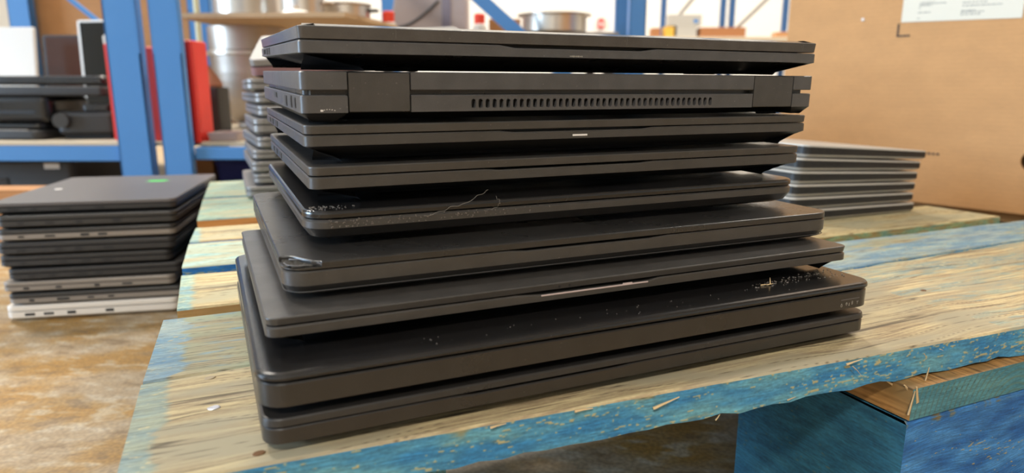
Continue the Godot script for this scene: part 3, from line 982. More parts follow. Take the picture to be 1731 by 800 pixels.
	var m_raw := wood(Vector2i(400, 200), Vector2(1.0, 0.2), 201, Color(0.76, 0.56, 0.32), Color(0.52, 0.36, 0.18), Color(0.55, 0.42, 0.24), none, blue_a, blue_b, 0.5)
	var m_block := wood(Vector2i(800, 600), Vector2(0.20, 0.15), 211, Color(0.70, 0.60, 0.40), Color(0.40, 0.34, 0.24), Color(0.35, 0.42, 0.42),
		func(u, v): return clampf(1.15 + 0.6 * edge_n.get_noise_2d(u * 30.0 + 1.0, v * 30.0) - clampf(0.006 + 0.010 * edge_n.get_noise_2d(u * 40.0, 8.0) - v, 0.0, 1.0) * 110.0, 0.0, 1.0), Color(0.10, 0.34, 0.60), Color(0.26, 0.52, 0.76), 0.5, 0.93, 0.75)
	var m_block_side := wood(Vector2i(400, 200), Vector2(0.4, 0.15), 221, Color(0.4, 0.42, 0.36), Color(0.26, 0.3, 0.28), Color(0.25, 0.34, 0.34),
		func(_u, _v): return 0.9, Color(0.12, 0.35, 0.46), Color(0.18, 0.43, 0.53), 0.4, 0.93, 0.8)
	mats.splinter = mat(Color(0.82, 0.70, 0.52), 0.7)
	# deck boards, front to back: front left, front right, back left, back right
	var rows := [
		[Vector2(-0.0475, -0.2835), Vector2(1.00, -0.2300), Vector2(-0.0455, -0.3915), Vector2(1.00, -0.4270), top1, side1],
		[Vector2(-0.0450, -0.3935), Vector2(1.00, -0.4320), Vector2(-0.0405, -0.5030), Vector2(1.00, -0.4880), top2, side1],
		[Vector2(-0.0330, -0.5230), Vector2(0.888, -0.5160), Vector2(-0.0330, -0.6230), Vector2(0.880, -0.6080), top3, side3],
		[Vector2(-0.0335, -0.6520), Vector2(0.86, -0.6300), Vector2(-0.0300, -0.7530), Vector2(0.86, -0.7400), top4, side4],
		[Vector2(-0.0295, -0.7620), Vector2(0.88, -0.7500), Vector2(-0.0245, -0.8400), Vector2(0.88, -0.8300), top3, side4],
		[Vector2(-0.0240, -0.8900), Vector2(0.88, -0.8800), Vector2(-0.0180, -1.0640), Vector2(0.88, -1.0550), top5, side5],
		[Vector2(-0.0170, -1.0780), Vector2(0.88, -1.0700), Vector2(-0.0080, -1.2600), Vector2(0.88, -1.2500), top5, side4]]
	var first: MeshInstance3D
	for i in rows.size():
		var r: Array = rows[i]
		var o := plank("deck_board", p, r[0], r[1], r[2], r[3], DECK, 0.0205, r[4], r[5], 400 + i, 0.0022 if i == 0 else 0.0012)
		if i == 0: first = o
	var steel := mat(Color(0.72, 0.72, 0.74), 0.4, 0.8)
	var rust := mat(Color(0.40, 0.27, 0.14), 0.8)
	nail(first, Vector3(-0.0103, DECK, -0.3452), 0.0025, steel)
	nail(first, Vector3(-0.0118, DECK, -0.3850), 0.0023, mat(Color(0.62, 0.56, 0.46), 0.6, 0.3))
	nail(first, Vector3(0.0074, DECK, -0.2905), 0.0022, rust, "knot")
	nail(first, Vector3(0.502, DECK, -0.340), 0.0020, rust, "knot")
	# splinters torn from the front edge
	for s in [[0.2060, 0.1545, 0.016, 0.0022, 0.25, -0.2690], [0.158, 0.1590, 0.010, 0.0020, 0.0, -0.2715], [0.1130, 0.1588, 0.008, 0.0018, 0.1, -0.2740], [0.334, 0.1585, 0.012, 0.0018, 0.15, -0.2620], [0.3370, 0.1520, 0.012, 0.0007, -0.75, -0.2615], [0.392, 0.1535, 0.005, 0.0007, -1.0, -0.2590], [0.2400, 0.1398, 0.004, 0.0012, 0.9, -0.2680], [0.405, 0.1560, 0.004, 0.0006, -0.4, -0.2580], [0.290, 0.1425, 0.006, 0.0010, 0.2, -0.2650]]:
		var st := begin()
		var dir := Vector3(cos(s[4]), sin(s[4]), 0.05)
		var c := Vector3(s[0], s[1], s[5] + 0.0004)
		tube(st, [c - dir * s[2] / 2, c - dir * s[2] * 0.1 + Vector3(0, 0.0003, 0.0003), c + dir * s[2] / 2], s[3] / 2, 3, 0.3)
		part("splinter", st, mats.splinter, first)
	# crossing boards, blocks and bottom boards
	for x in [[0.373, 0.545, -0.2505], [-0.012, 0.095, -0.300], [0.83, 0.95, -0.26]]:
		var b := begin()
		var e := begin()
		var zf: float = x[2]
		var y1 := DECK - 0.0215
		var y0 := y1 - 0.0205
		var zb := -1.25
		quad(b, Vector3(x[0], y1, zf), Vector3(x[1], y1, zf), Vector3(x[1], y1, zb), Vector3(x[0], y1, zb), Vector3.UP, [Vector2(0, 0), Vector2(0, 0.17), Vector2(1, 0.17), Vector2(1, 0)])
		quad(b, Vector3(x[0], y0, zf), Vector3(x[1], y0, zf), Vector3(x[1], y0, zb), Vector3(x[0], y0, zb), Vector3.DOWN, [Vector2(0, 0), Vector2(0, 0.17), Vector2(1, 0.17), Vector2(1, 0)])
		for s in [[x[0], Vector3.LEFT], [x[1], Vector3.RIGHT]]:
			quad(b, Vector3(s[0], y0, zf), Vector3(s[0], y1, zf), Vector3(s[0], y1, zb), Vector3(s[0], y0, zb), s[1], [Vector2(0, 0.02), Vector2(0, 0), Vector2(1, 0), Vector2(1, 0.02)])
		for s in [[zf, Vector3.BACK], [zb, Vector3.FORWARD]]:
			quad(e, Vector3(x[0], y0, s[0]), Vector3(x[1], y0, s[0]), Vector3(x[1], y1, s[0]), Vector3(x[0], y1, s[0]), s[1], [Vector2(0, 0.02), Vector2(0.17, 0.02), Vector2(0.17, 0), Vector2(0, 0)])
		var mesh := b.commit()
		e.commit(mesh)
		var o := MeshInstance3D.new()
		o.name = "cross_board"
		o.mesh = mesh
		o.set_surface_override_material(0, m_raw)
		o.set_surface_override_material(1, m_end)
		p.add_child(o, true)
		if x[0] > 0.3 and x[0] < 0.5:
			var st := begin()
			for q in [[0.373, 0.1372, 0.010, 0.0025, 2.4, -0.2545], [0.3765, 0.1345, 0.012, 0.0030, 1.9, -0.2505], [0.3725, 0.130, 0.016, 0.0022, 1.5, -0.2503], [0.392, 0.1425, 0.010, 0.0016, 1.5, -0.2560], [0.368, 0.139, 0.014, 0.0020, 2.6, -0.2640]]:
				var dir := Vector3(cos(q[4]), sin(q[4]), 0.1)
				var c := Vector3(q[0], q[1], q[5])
				tube(st, [c - dir * q[2] / 2, c, c + dir * q[2] / 2], q[3] / 2, 3, 0.4)
			part("torn_corner", st, mats.splinter, o)
		# blocks under it
		for z in [zf - 0.0005, -0.70, -1.11]:
			var fb := begin()
			var sb := begin()
			var zz: float = z
			var zk := zz - 0.14
			var bx0: float = x[0] - 0.001
			var bx1: float = x[1]
			var yt := y0 - 0.001
			quad(fb, Vector3(bx0, 0.0, zz), Vector3(bx1, 0.0, zz), Vector3(bx1, yt - 0.002, zz), Vector3(bx0, yt - 0.002, zz), Vector3.BACK, [Vector2(0, 0.1), Vector2(0.17, 0.1), Vector2(0.17, 0), Vector2(0, 0)])
			quad(fb, Vector3(bx0, yt - 0.002, zz), Vector3(bx1, yt - 0.002, zz), Vector3(bx1, yt, zz - 0.002), Vector3(bx0, yt, zz - 0.002), Vector3(0, 1, 1).normalized(), [Vector2(0, 0.002), Vector2(0.17, 0.002), Vector2(0.17, 0), Vector2(0, 0)])
			for s in [[bx0, Vector3.LEFT], [bx1, Vector3.RIGHT]]:
				quad(sb, Vector3(s[0], 0.0, zz), Vector3(s[0], yt - 0.002, zz), Vector3(s[0], yt, zk), Vector3(s[0], 0.0, zk), s[1], [Vector2(0, 0.1), Vector2(0, 0), Vector2(0.14, 0), Vector2(0.14, 0.1)])
			quad(sb, Vector3(bx0, 0.0, zk), Vector3(bx1, 0.0, zk), Vector3(bx1, yt, zk), Vector3(bx0, yt, zk), Vector3.FORWARD, [Vector2(0, 0.1), Vector2(0.17, 0.1), Vector2(0.17, 0), Vector2(0, 0)])
			quad(sb, Vector3(bx0, yt, zz - 0.002), Vector3(bx1, yt, zz - 0.002), Vector3(bx1, yt, zk), Vector3(bx0, yt, zk), Vector3.UP, [Vector2(0, 0), Vector2(0.17, 0), Vector2(0.17, 0.1), Vector2(0, 0.1)])
			quad(sb, Vector3(bx0, 0.0, zz), Vector3(bx1, 0.0, zz), Vector3(bx1, 0.0, zk), Vector3(bx0, 0.0, zk), Vector3.DOWN, [Vector2(0, 0), Vector2(0.17, 0), Vector2(0.17, 0.1), Vector2(0, 0.1)])
			var bm := fb.commit()
			sb.commit(bm)
			var bo := MeshInstance3D.new()
			bo.name = "block"
			bo.mesh = bm
			bo.set_surface_override_material(0, m_block)
			bo.set_surface_override_material(1, m_block_side)
			p.add_child(bo, true)


func m_raw_tri() -> StandardMaterial3D:
	if not mats.has("raw_tri"):
		mats.raw_tri = mat(Color(0.58, 0.46, 0.31), 0.85)
	return mats.raw_tri


# ---------------------------------------------------------------- room
func room() -> void:
	# concrete: ochre stains, grey scuffs and streaks
	var im := Image.create(1024, 1024, false, Image.FORMAT_RGB8)
	var a := noise(601, 4)
	var b := noise(602, 3)
	var c := noise(603, 2)
	var flip := func(i: int) -> float: return absf(512.0 - i) / 512.0          # mirrored so that the tile has no seam
	for j in 1024:
		for i in 1024:
			var u: float = flip.call(i)
			var v: float = flip.call(j)
			var st := a.get_noise_2d(u * 5.0, v * 8.0)
			var sc := b.get_noise_2d(u * 13.0 + v * 5.0, v * 26.0)
			var fi := c.get_noise_2d(u * 120.0, v * 120.0)
			var col := Color(0.60, 0.52, 0.41)
			col = mix(col, Color(0.58, 0.44, 0.23), 0.45 + 1.5 * st)
			col = mix(col, Color(0.68, 0.63, 0.55), clampf(sc * 1.9 - 0.25, 0.0, 0.7))
			col = mix(col, Color(0.44, 0.35, 0.24), clampf(-sc * 1.7 - 0.35, 0.0, 0.6))
			im.set_pixel(i, j, col * (1.0 + 0.16 * fi))
	var fm := mat(Color.WHITE, 0.55)
	fm.albedo_texture = ImageTexture.create_from_image(im)
	fm.uv1_triplanar = true
	fm.uv1_scale = Vector3(0.8, 0.8, 0.8)
	fm.roughness_texture = smudge
	var wall := mat(Color(0.90, 0.885, 0.85), 0.8)
	var ceil_m := mat(Color(0.78, 0.77, 0.75), 0.9)
	# inside of the hall in its own axes: r -9..9, d -7..9.5, height 5
	var rot := Basis(Vector3.UP, -YAW)
	for e in [["floor", Vector3(0, -0.1, -1.25), Vector3(18.4, 0.2, 16.9), fm], ["ceiling", Vector3(0, 5.1, -1.25), Vector3(18.4, 0.2, 16.9), ceil_m], ["wall_back", Vector3(0, 2.5, -9.6), Vector3(18.4, 5.0, 0.2), wall], ["wall_front", Vector3(0, 2.5, 7.1), Vector3(18.4, 5.0, 0.2), wall], ["wall_left", Vector3(-9.1, 2.5, -1.25), Vector3(0.2, 5.0, 16.5), wall], ["wall_right", Vector3(9.1, 2.5, -1.25), Vector3(0.2, 5.0, 16.5), wall]]:
		var st := begin()
		box(st, Vector3.ZERO, e[2])
		var o := struct(e[0], st, e[3])
		o.transform = Transform3D(rot, rot * e[1])


func lamps() -> void:
	var glow := mat(Color(1, 1, 1), 0.5)
	glow.emission_enabled = true
	glow.emission = Color(1.0, 0.975, 0.93)
	glow.emission_energy_multiplier = 6.0
	var spots := [["ceiling lamp hanging above and behind the viewer on the left", Vector3(-1.46, 3.75, 2.80)], ["ceiling lamp hanging over the cardboard box side of the hall", cf(3.4, 4.55, 3.2)], ["ceiling lamp hanging over the storage racks on the left", cf(-3.0, 4.55, 2.8)], ["ceiling lamp hanging near the far white wall on the right", cf(3.4, 4.55, 6.4)], ["ceiling lamp hanging near the far white wall on the left", cf(-3.0, 4.55, 6.4)], ["ceiling lamp hanging in the middle of the hall beyond the stacks", cf(0.2, 4.55, 5.0)]]
	for s in spots:
		var o := thing("ceiling_lamp", s[0], "lamp", s[1], -YAW, "ceiling lamps of the hall")
		var st := begin()
		box(st, Vector3(0, 0.05, 0), Vector3(1.24, 0.08, 0.44), 0.01)
		part("housing", st, mats.white_plastic, o)
		st = begin()
		box(st, Vector3(0, 0.004, 0), Vector3(1.18, 0.008, 0.38))
		part("diffuser", st, glow, o)
		for x in [-0.5, 0.5]:
			st = begin()
			tube(st, [Vector3(x, 0.08, 0), Vector3(x, 5.01 - s[1].y, 0)], 0.006, 6)
			part("hanger", st, mats.steel_brushed, o)
		var l := AreaLight3D.new()
		l.name = "light"
		l.area_size = Vector2(1.18, 0.38)
		l.light_color = Color(1.0, 0.975, 0.93)
		l.light_energy = LAMP
		l.area_range = 30.0
		l.area_attenuation = 2.0
		l.shadow_enabled = true
		o.add_child(l)
		l.position = Vector3(0, -0.004, 0)
		l.rotation.x = -PI / 2
	# daylight: the bright window in the left wall that the laptops' sides mirror
	var day := mat(Color(1, 1, 1), 0.5)
	day.emission_enabled = true
	day.emission = Color(0.74, 0.87, 1.0)
	day.emission_energy_multiplier = 3.0
	var rot := Basis(Vector3.UP, -YAW)
	var w := Node3D.new()
	w.name = "window_1"
	w.set_meta("kind", "structure")
	add_child(w)
	w.transform = Transform3D(rot, cf(-8.98, 0.0, -1.6))
	var st2 := begin()
	box(st2, Vector3(0.01, 1.9, 0), Vector3(0.02, 2.6, 3.6))
	part("pane", st2, day, w)
	for k in 5:
		st2 = begin()
		box(st2, Vector3(0.03, 1.9, -1.8 + k * 0.9), Vector3(0.06, 2.7, 0.06), 0.004)
		part("mullion", st2, mats.white_plastic, w)
	for y in [0.57, 3.23]:
		st2 = begin()
		box(st2, Vector3(0.03, y, 0), Vector3(0.06, 0.06, 3.66), 0.004)
		part("window_frame", st2, mats.white_plastic, w)
	var dl := AreaLight3D.new()
	dl.name = "daylight"
	dl.area_size = Vector2(3.5, 2.5)
	dl.light_color = Color(0.74, 0.87, 1.0)
	dl.light_energy = DAY
	dl.area_range = 30.0
	dl.area_attenuation = 2.0
	dl.shadow_enabled = true
	w.add_child(dl)
	dl.position = Vector3(0.08, 1.9, 0)
	dl.rotation.y = -PI / 2


const DAY := 90.0
const LAMP := 21.0


# ---------------------------------------------------------------- cardboard box on the right
func big_box() -> void:
	var at := Vector3(1.162, 0.0, -1.163)
	var near := Vector3(1.288, 0.0, -0.711)
	var f := (near - at).normalized()            # along the visible face towards the viewer
	var turn := atan2(f.x, f.z)                  # local +z along that face
	var lo := 0.10
	var high := 0.95
	var long := 1.10
	var o := thing("cardboard_box", "huge plain brown cardboard box with a white shipping label", "box", at + Vector3(0, lo, 0), turn)
	var st := begin()
	box(st, Vector3(0.48, high / 2, long / 2), Vector3(0.84, high, long), 0.004)
	var hr := 0.018
	var angles := []
	for k in 32: angles.append(TAU * k / 32)
	for cz in [0.0, long]:
		for cy in [0.0, high]:
			angles.append(fposmod(atan2(cy - HOLE.y, cz - HOLE.x), TAU))
	angles.sort()
	for k in angles.size():
		var pair := []
		for an in [angles[k], angles[(k + 1) % angles.size()]]:
			var dv := Vector2(cos(an), sin(an))
			var tz: float = ((long - HOLE.x) if dv.x > 0 else HOLE.x) / maxf(absf(dv.x), 1e-5)
			var ty: float = ((high - HOLE.y) if dv.y > 0 else HOLE.y) / maxf(absf(dv.y), 1e-5)
			var far := HOLE + dv * minf(tz, ty)
			var rim := HOLE + dv * hr
			pair.append([Vector3(0, rim.y, rim.x), Vector3(0, far.y, far.x), Vector3(0, -dv.y, -dv.x)])
		quad(st, pair[0][0], pair[1][0], pair[1][1], pair[0][1], Vector3.LEFT)
		quad(st, pair[0][0], pair[1][0], pair[1][0] + Vector3(0.006, 0, 0), pair[0][0] + Vector3(0.006, 0, 0), pair[0][2])
	for e in [[0.0, Vector3.FORWARD], [long, Vector3.BACK]]:
		quad(st, Vector3(0, 0, e[0]), Vector3(0, high, e[0]), Vector3(0.07, high, e[0]), Vector3(0.07, 0, e[0]), e[1])
	for e in [[0.0, Vector3.DOWN], [high, Vector3.UP]]:
		quad(st, Vector3(0, e[0], 0), Vector3(0, e[0], long), Vector3(0.07, e[0], long), Vector3(0.07, e[0], 0), e[1])
	part("carton", st, mats.card, o)
	# label, pasted on the visible face (local x = 0)
	var dz := func(px: float) -> float: return px
	var lab := Image.create(512, 256, false, Image.FORMAT_RGB8)
	lab.fill(Color(0.83, 0.80, 0.735))
	rng.seed = 31
	var line := func(x: int, y: int, len: int, ink: float) -> void:
		var k := x
		while k < x + len:
			var w := rng.randi_range(6, 22)
			for i in range(k, mini(k + w, x + len)):
				for j in range(y, y + 4):
					if rng.randf() < 0.72: lab.set_pixel(i, j, Color(ink * 0.75, ink * 0.75, ink * 0.73))
			k += w + 3
	for q in [[78, 171, 66, 0.52], [78, 178, 118, 0.52], [76, 184, 60, 0.52], [75, 195, 10, 0.6], [73, 215, 58, 0.42], [72, 240, 16, 0.65], [268, 157, 150, 0.42], [266, 182, 100, 0.5], [266, 195, 162, 0.5], [264, 215, 58, 0.48], [263, 221, 96, 0.5], [262, 231, 84, 0.5], [90, 60, 160, 0.5], [90, 80, 120, 0.5], [270, 60, 180, 0.5], [270, 120, 150, 0.5]]:
		line.call(q[0], q[1], q[2], q[3])
	var lm := mat(Color.WHITE, 0.6)
	lm.albedo_texture = ImageTexture.create_from_image(lab)
	var b := LABEL
	st = begin()
	quad(st, Vector3(-0.001, b[2], b[0]), Vector3(-0.001, b[2] + b[4], b[1]), Vector3(-0.001, b[3], b[1]), Vector3(-0.001, b[3], b[0]), Vector3.LEFT, [Vector2(0, 1), Vector2(1, 1), Vector2(1, 0), Vector2(0, 0)])
	part("shipping_label", st, lm, o, "white paper label with small grey print")
	var ink := mat(Color(0.22, 0.17, 0.14), 0.7)
	st = begin()
	box(st, Vector3(-0.0005, MARK.y + 0.012, MARK.x), Vector3(0.001, 0.024, 0.0032))
	box(st, Vector3(-0.0005, MARK.y + 0.0015, MARK.x + 0.011), Vector3(0.001, 0.0030, 0.022))
	part("printed_corner", st, ink, o, "black printed corner mark")
	for k in 5:
		st = begin()
		box(st, Vector3(-0.0005, PERF.y - k * 0.0001, PERF.x + k * 0.0075), Vector3(0.001, 0.0035, 0.0045))
		part("perforation", st, ink, o)
	st = begin()
	lathe(st, [Vector2(0.0028, 0.0), Vector2(0.0028, 0.002), Vector2(0.0, 0.002)], 12)
	var dot := part("round_sticker", st, mats.white_mark, o)
	dot.transform = Transform3D(Basis(Vector3.BACK, PI / 2), Vector3(0.0, DOT.y, DOT.x))
	# the low pallet it stands on
	var p := thing("wooden_pallet", "dark low wooden pallet under the huge cardboard box", "pallet", at, turn)
	for k in 6:
		st = begin()
		box(st, Vector3(0.07 + k * 0.15, lo - 0.0105, long / 2), Vector3(0.11, 0.019, long + 0.06), 0.002)
		part("deck_board", st, m_raw_tri(), p)
	for z in [0.06, long / 2, long - 0.06]:
		st = begin()
		box(st, Vector3(0.45, lo - 0.06, z), Vector3(0.92, 0.08, 0.09), 0.002)
		part("runner", st, m_raw_tri(), p)
		st = begin()
		box(st, Vector3(0.45, 0.01, z), Vector3(0.92, 0.019, 0.10), 0.002)
		part("bottom_board", st, m_raw_tri(), p)


const LABEL := [0.230, 0.423, 0.3385, 0.4385, -0.006]
const MARK := Vector2(0.226, 0.3120)
const PERF := Vector2(0.292, 0.095)
const HOLE := Vector2(0.470, 0.093)
const DOT := Vector2(0.1577, 0.349)


# ---------------------------------------------------------------- racks and what is on them
func upright(parent: Node3D, r: float, d: float, wide: float, deep: float, tall: float, holes := true) -> void:
	var st := begin()
	# C-shaped post: front web and two flanges
	var t := 0.004
	box(st, Vector3(r, tall / 2, -d - t / 2), Vector3(wide, tall, t), 0.001)
	for s in [-1, 1]:
		box(st, Vector3(r + s * (wide / 2 - t / 2), tall / 2, -d - deep / 2), Vector3(t, tall, deep), 0.001)
	box(st, Vector3(r, 0.003, -d - deep / 2), Vector3(wide + 0.03, 0.006, deep + 0.03), 0.001)
	part("upright", st, mats.rack_blue, parent)


func racks() -> void:
	var a := thing("storage_rack", "blue steel rack with red post guard at the left, holding black electronics", "rack", Vector3.ZERO, -YAW)
	upright(a, -0.966, 1.75, 0.082, 0.028, 2.4)
	upright(a, -1.80, 2.60, 0.080, 0.03, 2.4)
	var st := begin()
	box(st, Vector3(-1.60, 0.1505, -1.785), Vector3(1.19, 0.040, 0.035), 0.002)
	part("beam", st, mats.rack_blue, a)
	st = begin()
	box(st, Vector3(-1.60, 0.1505, -2.93), Vector3(1.19, 0.040, 0.035), 0.002)
	part("beam", st, mats.rack_blue, a)
	st = begin()
	box(st, Vector3(-1.60, 0.176, -1.985), Vector3(1.19, 0.010, 0.43), 0.001)
	part("shelf_board", st, mats.particle, a)
	st = begin()
	box(st, Vector3(-1.685, 0.176, -2.58), Vector3(1.02, 0.010, 0.74), 0.001)
	part("shelf_board", st, mats.particle, a)
	st = begin()
	beam(st, Vector3(-1.47, 0.625, -2.33), Vector3(-1.20, 0.40, -2.33), 0.014, 0.01)
	beam(st, Vector3(-1.47, 0.625, -2.33), Vector3(-1.56, 0.70, -2.33), 0.014, 0.01)
	part("brace", st, mats.rack_blue, a)
	st = begin()
	box(st, Vector3(-0.945, 0.30, -1.88), Vector3(0.018, 0.245, 0.10), 0.004)
	box(st, Vector3(-1.045, 0.30, -1.835), Vector3(0.030, 0.26, 0.010), 0.003)
	box(st, Vector3(-0.995, 0.30, -1.932), Vector3(0.10, 0.245, 0.012), 0.004)
	part("post_guard", st, mats.guard_red, a, "red post guard")

	var b := thing("storage_rack", "blue steel rack with red post guard right of the other, holding steel pots", "rack", Vector3.ZERO, -YAW)
	upright(b, -0.858, 1.75, 0.072, 0.02, 2.4)
	upright(b, -1.152, 2.62, 0.082, 0.07, 2.4)
	st = begin()
	box(st, Vector3(-0.67, 0.1505, -1.785), Vector3(0.30, 0.032, 0.035), 0.002)
	part("beam", st, mats.rack_blue, b)
	st = begin()
	box(st, Vector3(-0.8425, 0.1505, -2.92), Vector3(0.645, 0.04, 0.035), 0.002)
	part("beam", st, mats.rack_blue, b)
	st = begin()
	box(st, Vector3(-0.755, 0.173, -2.00), Vector3(0.47, 0.010, 0.40), 0.001)
	part("shelf_board", st, mats.particle, b)
	st = begin()
	box(st, Vector3(-0.8425, 0.173, -2.575), Vector3(0.645, 0.010, 0.73), 0.001)
	part("shelf_board", st, mats.particle, b)
	st = begin()
	box(st, Vector3(-0.846, 0.305, -1.80), Vector3(0.060, 0.262, 0.012), 0.003)
	box(st, Vector3(-0.822, 0.305, -1.84), Vector3(0.012, 0.262, 0.08), 0.003)
	part("post_guard", st, mats.guard_red, b, "red post guard")
	for q in [[-0.54, 1.785], [-0.54, 2.92], [-1.12, 2.92]]:
		st = begin()
		box(st, Vector3(q[0], 0.065, -q[1]), Vector3(0.035, 0.13, 0.035), 0.002)
		part("short_post", st, mats.rack_blue, b)
	st = begin()
	tube(st, [Vector3(-1.128, 0.0, -2.55), Vector3(-1.128, 1.6, -2.55)], 0.010, 10)
	part("pole", st, mat(Color(0.88, 0.84, 0.66), 0.5), b, "cream and yellow pole")

	# cartons and electronics on the left shelf (top of the board at 0.181)
	st = begin()
	var y := 0.182
	var o := thing("cardboard_box", "large brown carton standing on the left rack shelf", "box", cf(-1.49, y, 2.78), -YAW)
	box(st, Vector3(0, 0.30, 0), Vector3(0.66, 0.60, 0.24), 0.003)
	part("carton", st, mats.card_small, o)
	st = begin()
	box(st, Vector3(0.0, 0.30, 0.1208), Vector3(0.05, 0.60, 0.001))
	part("packing_tape", st, mat(Color(0.74, 0.58, 0.40), 0.4), o)
	screen("white laptop lid standing upright at the far left of the shelf", cf(-1.640, y, 2.22), -0.06, 0.17, 0.315, mats.white_plastic, mats.white_plastic, 6.0)
	screen("glossy brown screen standing behind the black electronics", cf(-1.575, y, 2.44), 0.0, 0.187, 0.305, mats.charcoal, mat(Color(0.28, 0.17, 0.14), 0.12), 4.0)
	screen("open laptop with a dark screen and white edge on the shelf", cf(-1.360, y, 2.23), -0.15, 0.120, 0.335, mats.white_plastic, mat(Color(0.05, 0.045, 0.045), 0.08), 2.0)
	screen("white plastic panel leaning beside the blue upright", cf(-1.255, y, 2.20), 0.0, 0.065, 0.285, mats.white_plastic, mats.white_plastic, -6.0)
	electronics(y)
	# under the left shelf
	o = thing("equipment_case", "black case with a pale label under the left shelf", "case", cf(-1.37, 0, 2.00), -YAW)
	st = begin()
	slab(st, Vector3(0, 0.062, 0), Vector3(0.34, 0.124, 0.28), 0.02, 0.008)
	part("body", st, mats.charcoal, o)
	st = begin()
	box(st, Vector3(0.111, 0.108, 0.1405), Vector3(0.042, 0.015, 0.001))
	part("label", st, mats.white_mark, o)
	st = begin()
	box(st, Vector3(-0.07, 0.05, 0.141), Vector3(0.11, 0.05, 0.004), 0.001)
	part("handle_recess", st, mats.soft_black, o)
	flapped("open brown carton on the floor under the left shelf", cf(-1.345, 0, 2.32), 0.1, Vector3(0.16, 0.11, 0.2))
	flapped("tan carton on the floor behind the floor stack of laptops", cf(-0.99, 0, 1.39), 0.05, Vector3(0.30, 0.112, 0.07))
	# right rack
	y = 0.179
	kettle(y)
	o = thing("plastic_tray", "shallow grey tray on the edge of the right shelf", "tray", cf(-0.765, y, 1.86), -YAW)
	st = begin()
	loft(st, rrect(0.085, 0.10, 0.01, 4), [[0.0, 0.006], [0.022, 0.0], [0.022, 0.003], [0.004, 0.008]])
	part("tray", st, mat(Color(0.62, 0.56, 0.55), 0.5), o)
	o = thing("power_supply", "black device standing behind the red post guard", "device", cf(-0.915, y, 2.14), -YAW)
	st = begin()
	slab(st, Vector3(0, 0.07, 0), Vector3(0.055, 0.14, 0.09), 0.006, 0.003)
	part("body", st, mats.charcoal, o)
	for k in 3:
		st = begin()
		box(st, Vector3(-0.008, 0.035 + k * 0.028, 0.0455), Vector3(0.008, 0.010, 0.002), 0.0005)
		part("socket", st, mats.silver_dull, o)
	o = thing("folded_cloth", "dull pink folded cloth lying on the black device", "cloth", cf(-0.945, y + 0.1401, 2.14), -YAW)
	st = begin()
	loft(st, rrect(0.10, 0.09, 0.03, 5), [[0.0, 0.004], [0.008, 0.0], [0.030, 0.012], [0.055, 0.028], [0.066, 0.038]])
	part("cloth", st, mat(Color(0.78, 0.56, 0.46), 0.9), o)
	o = thing("carton", "white carton with a red stripe on the right shelf", "box", cf(-1.11, y, 2.80), -YAW)
	st = begin()
	box(st, Vector3(0, 0.065, 0), Vector3(0.075, 0.13, 0.08), 0.001)
	part("carton", st, mats.white_plastic, o)
	st = begin()
	box(st, Vector3(0.025, 0.06, 0.0403), Vector3(0.014, 0.09, 0.0006))
	part("stripe", st, mats.guard_red, o)
	o = thing("storage_bin", "blue plastic bin on the floor under the right shelf", "bin", cf(-0.86, 0, 2.2), -YAW)
	st = begin()
	loft(st, rrect(0.13, 0.16, 0.012, 5), [[0.0, 0.008], [0.085, 0.0], [0.088, -0.006], [0.096, -0.006], [0.096, 0.004], [0.01, 0.012]])
	part("bin", st, mat(Color(0.13, 0.18, 0.52), 0.5), o)
	flapped("small brown carton on the floor beside the blue bin", cf(-0.99, 0, 2.22), 0.0, Vector3(0.09, 0.105, 0.14))


func screen(label: String, at: Vector3, turn: float, w: float, h: float, m_frame: Material, m_face: Material, lean: float) -> void:
	var o := thing("open_laptop", label, "laptop", at, -YAW + turn, "screens standing on the left shelf")
	var st := begin()
	var tilt := Basis(Vector3.RIGHT, deg_to_rad(-lean))
	slab(st, Vector3(0, 0.007, 0.02), Vector3(w, 0.014, 0.16), 0.006, 0.002)
	part("base", st, m_frame, o)
	st = begin()
	var fr := tilt * Basis(Vector3.RIGHT, PI / 2)
	slab(st, Vector3(0, 0.015, -0.055) + tilt * Vector3(0, h / 2, 0), Vector3(w, 0.010, h), 0.008, 0.002, fr)
	var lid := part("lid", st, m_frame, o)
	st = begin()
	box(st, Vector3(0, 0.015, -0.055) + tilt * Vector3(0.003, h / 2, 0.0054), Vector3(w - 0.014, 0.0012, h - 0.014), 0.0, fr)
	part("screen", st, m_face, lid)


func flapped(label: String, at: Vector3, turn: float, s: Vector3) -> void:
	var o := thing("cardboard_box", label, "box", at, -YAW + turn)
	var st := begin()
	box(st, Vector3(0, s.y / 2, 0), s, 0.002)
	part("carton", st, mats.card_small, o)
	st = begin()
	box(st, Vector3(0, s.y + 0.002, s.z * 0.25), Vector3(s.x, 0.003, s.z * 0.48), 0.0)
	part("flap", st, mats.card_small, o)
	st = begin()
	box(st, Vector3(0, s.y + 0.002, -s.z * 0.25), Vector3(s.x, 0.003, s.z * 0.48), 0.0)
	part("flap", st, mats.card_small, o)


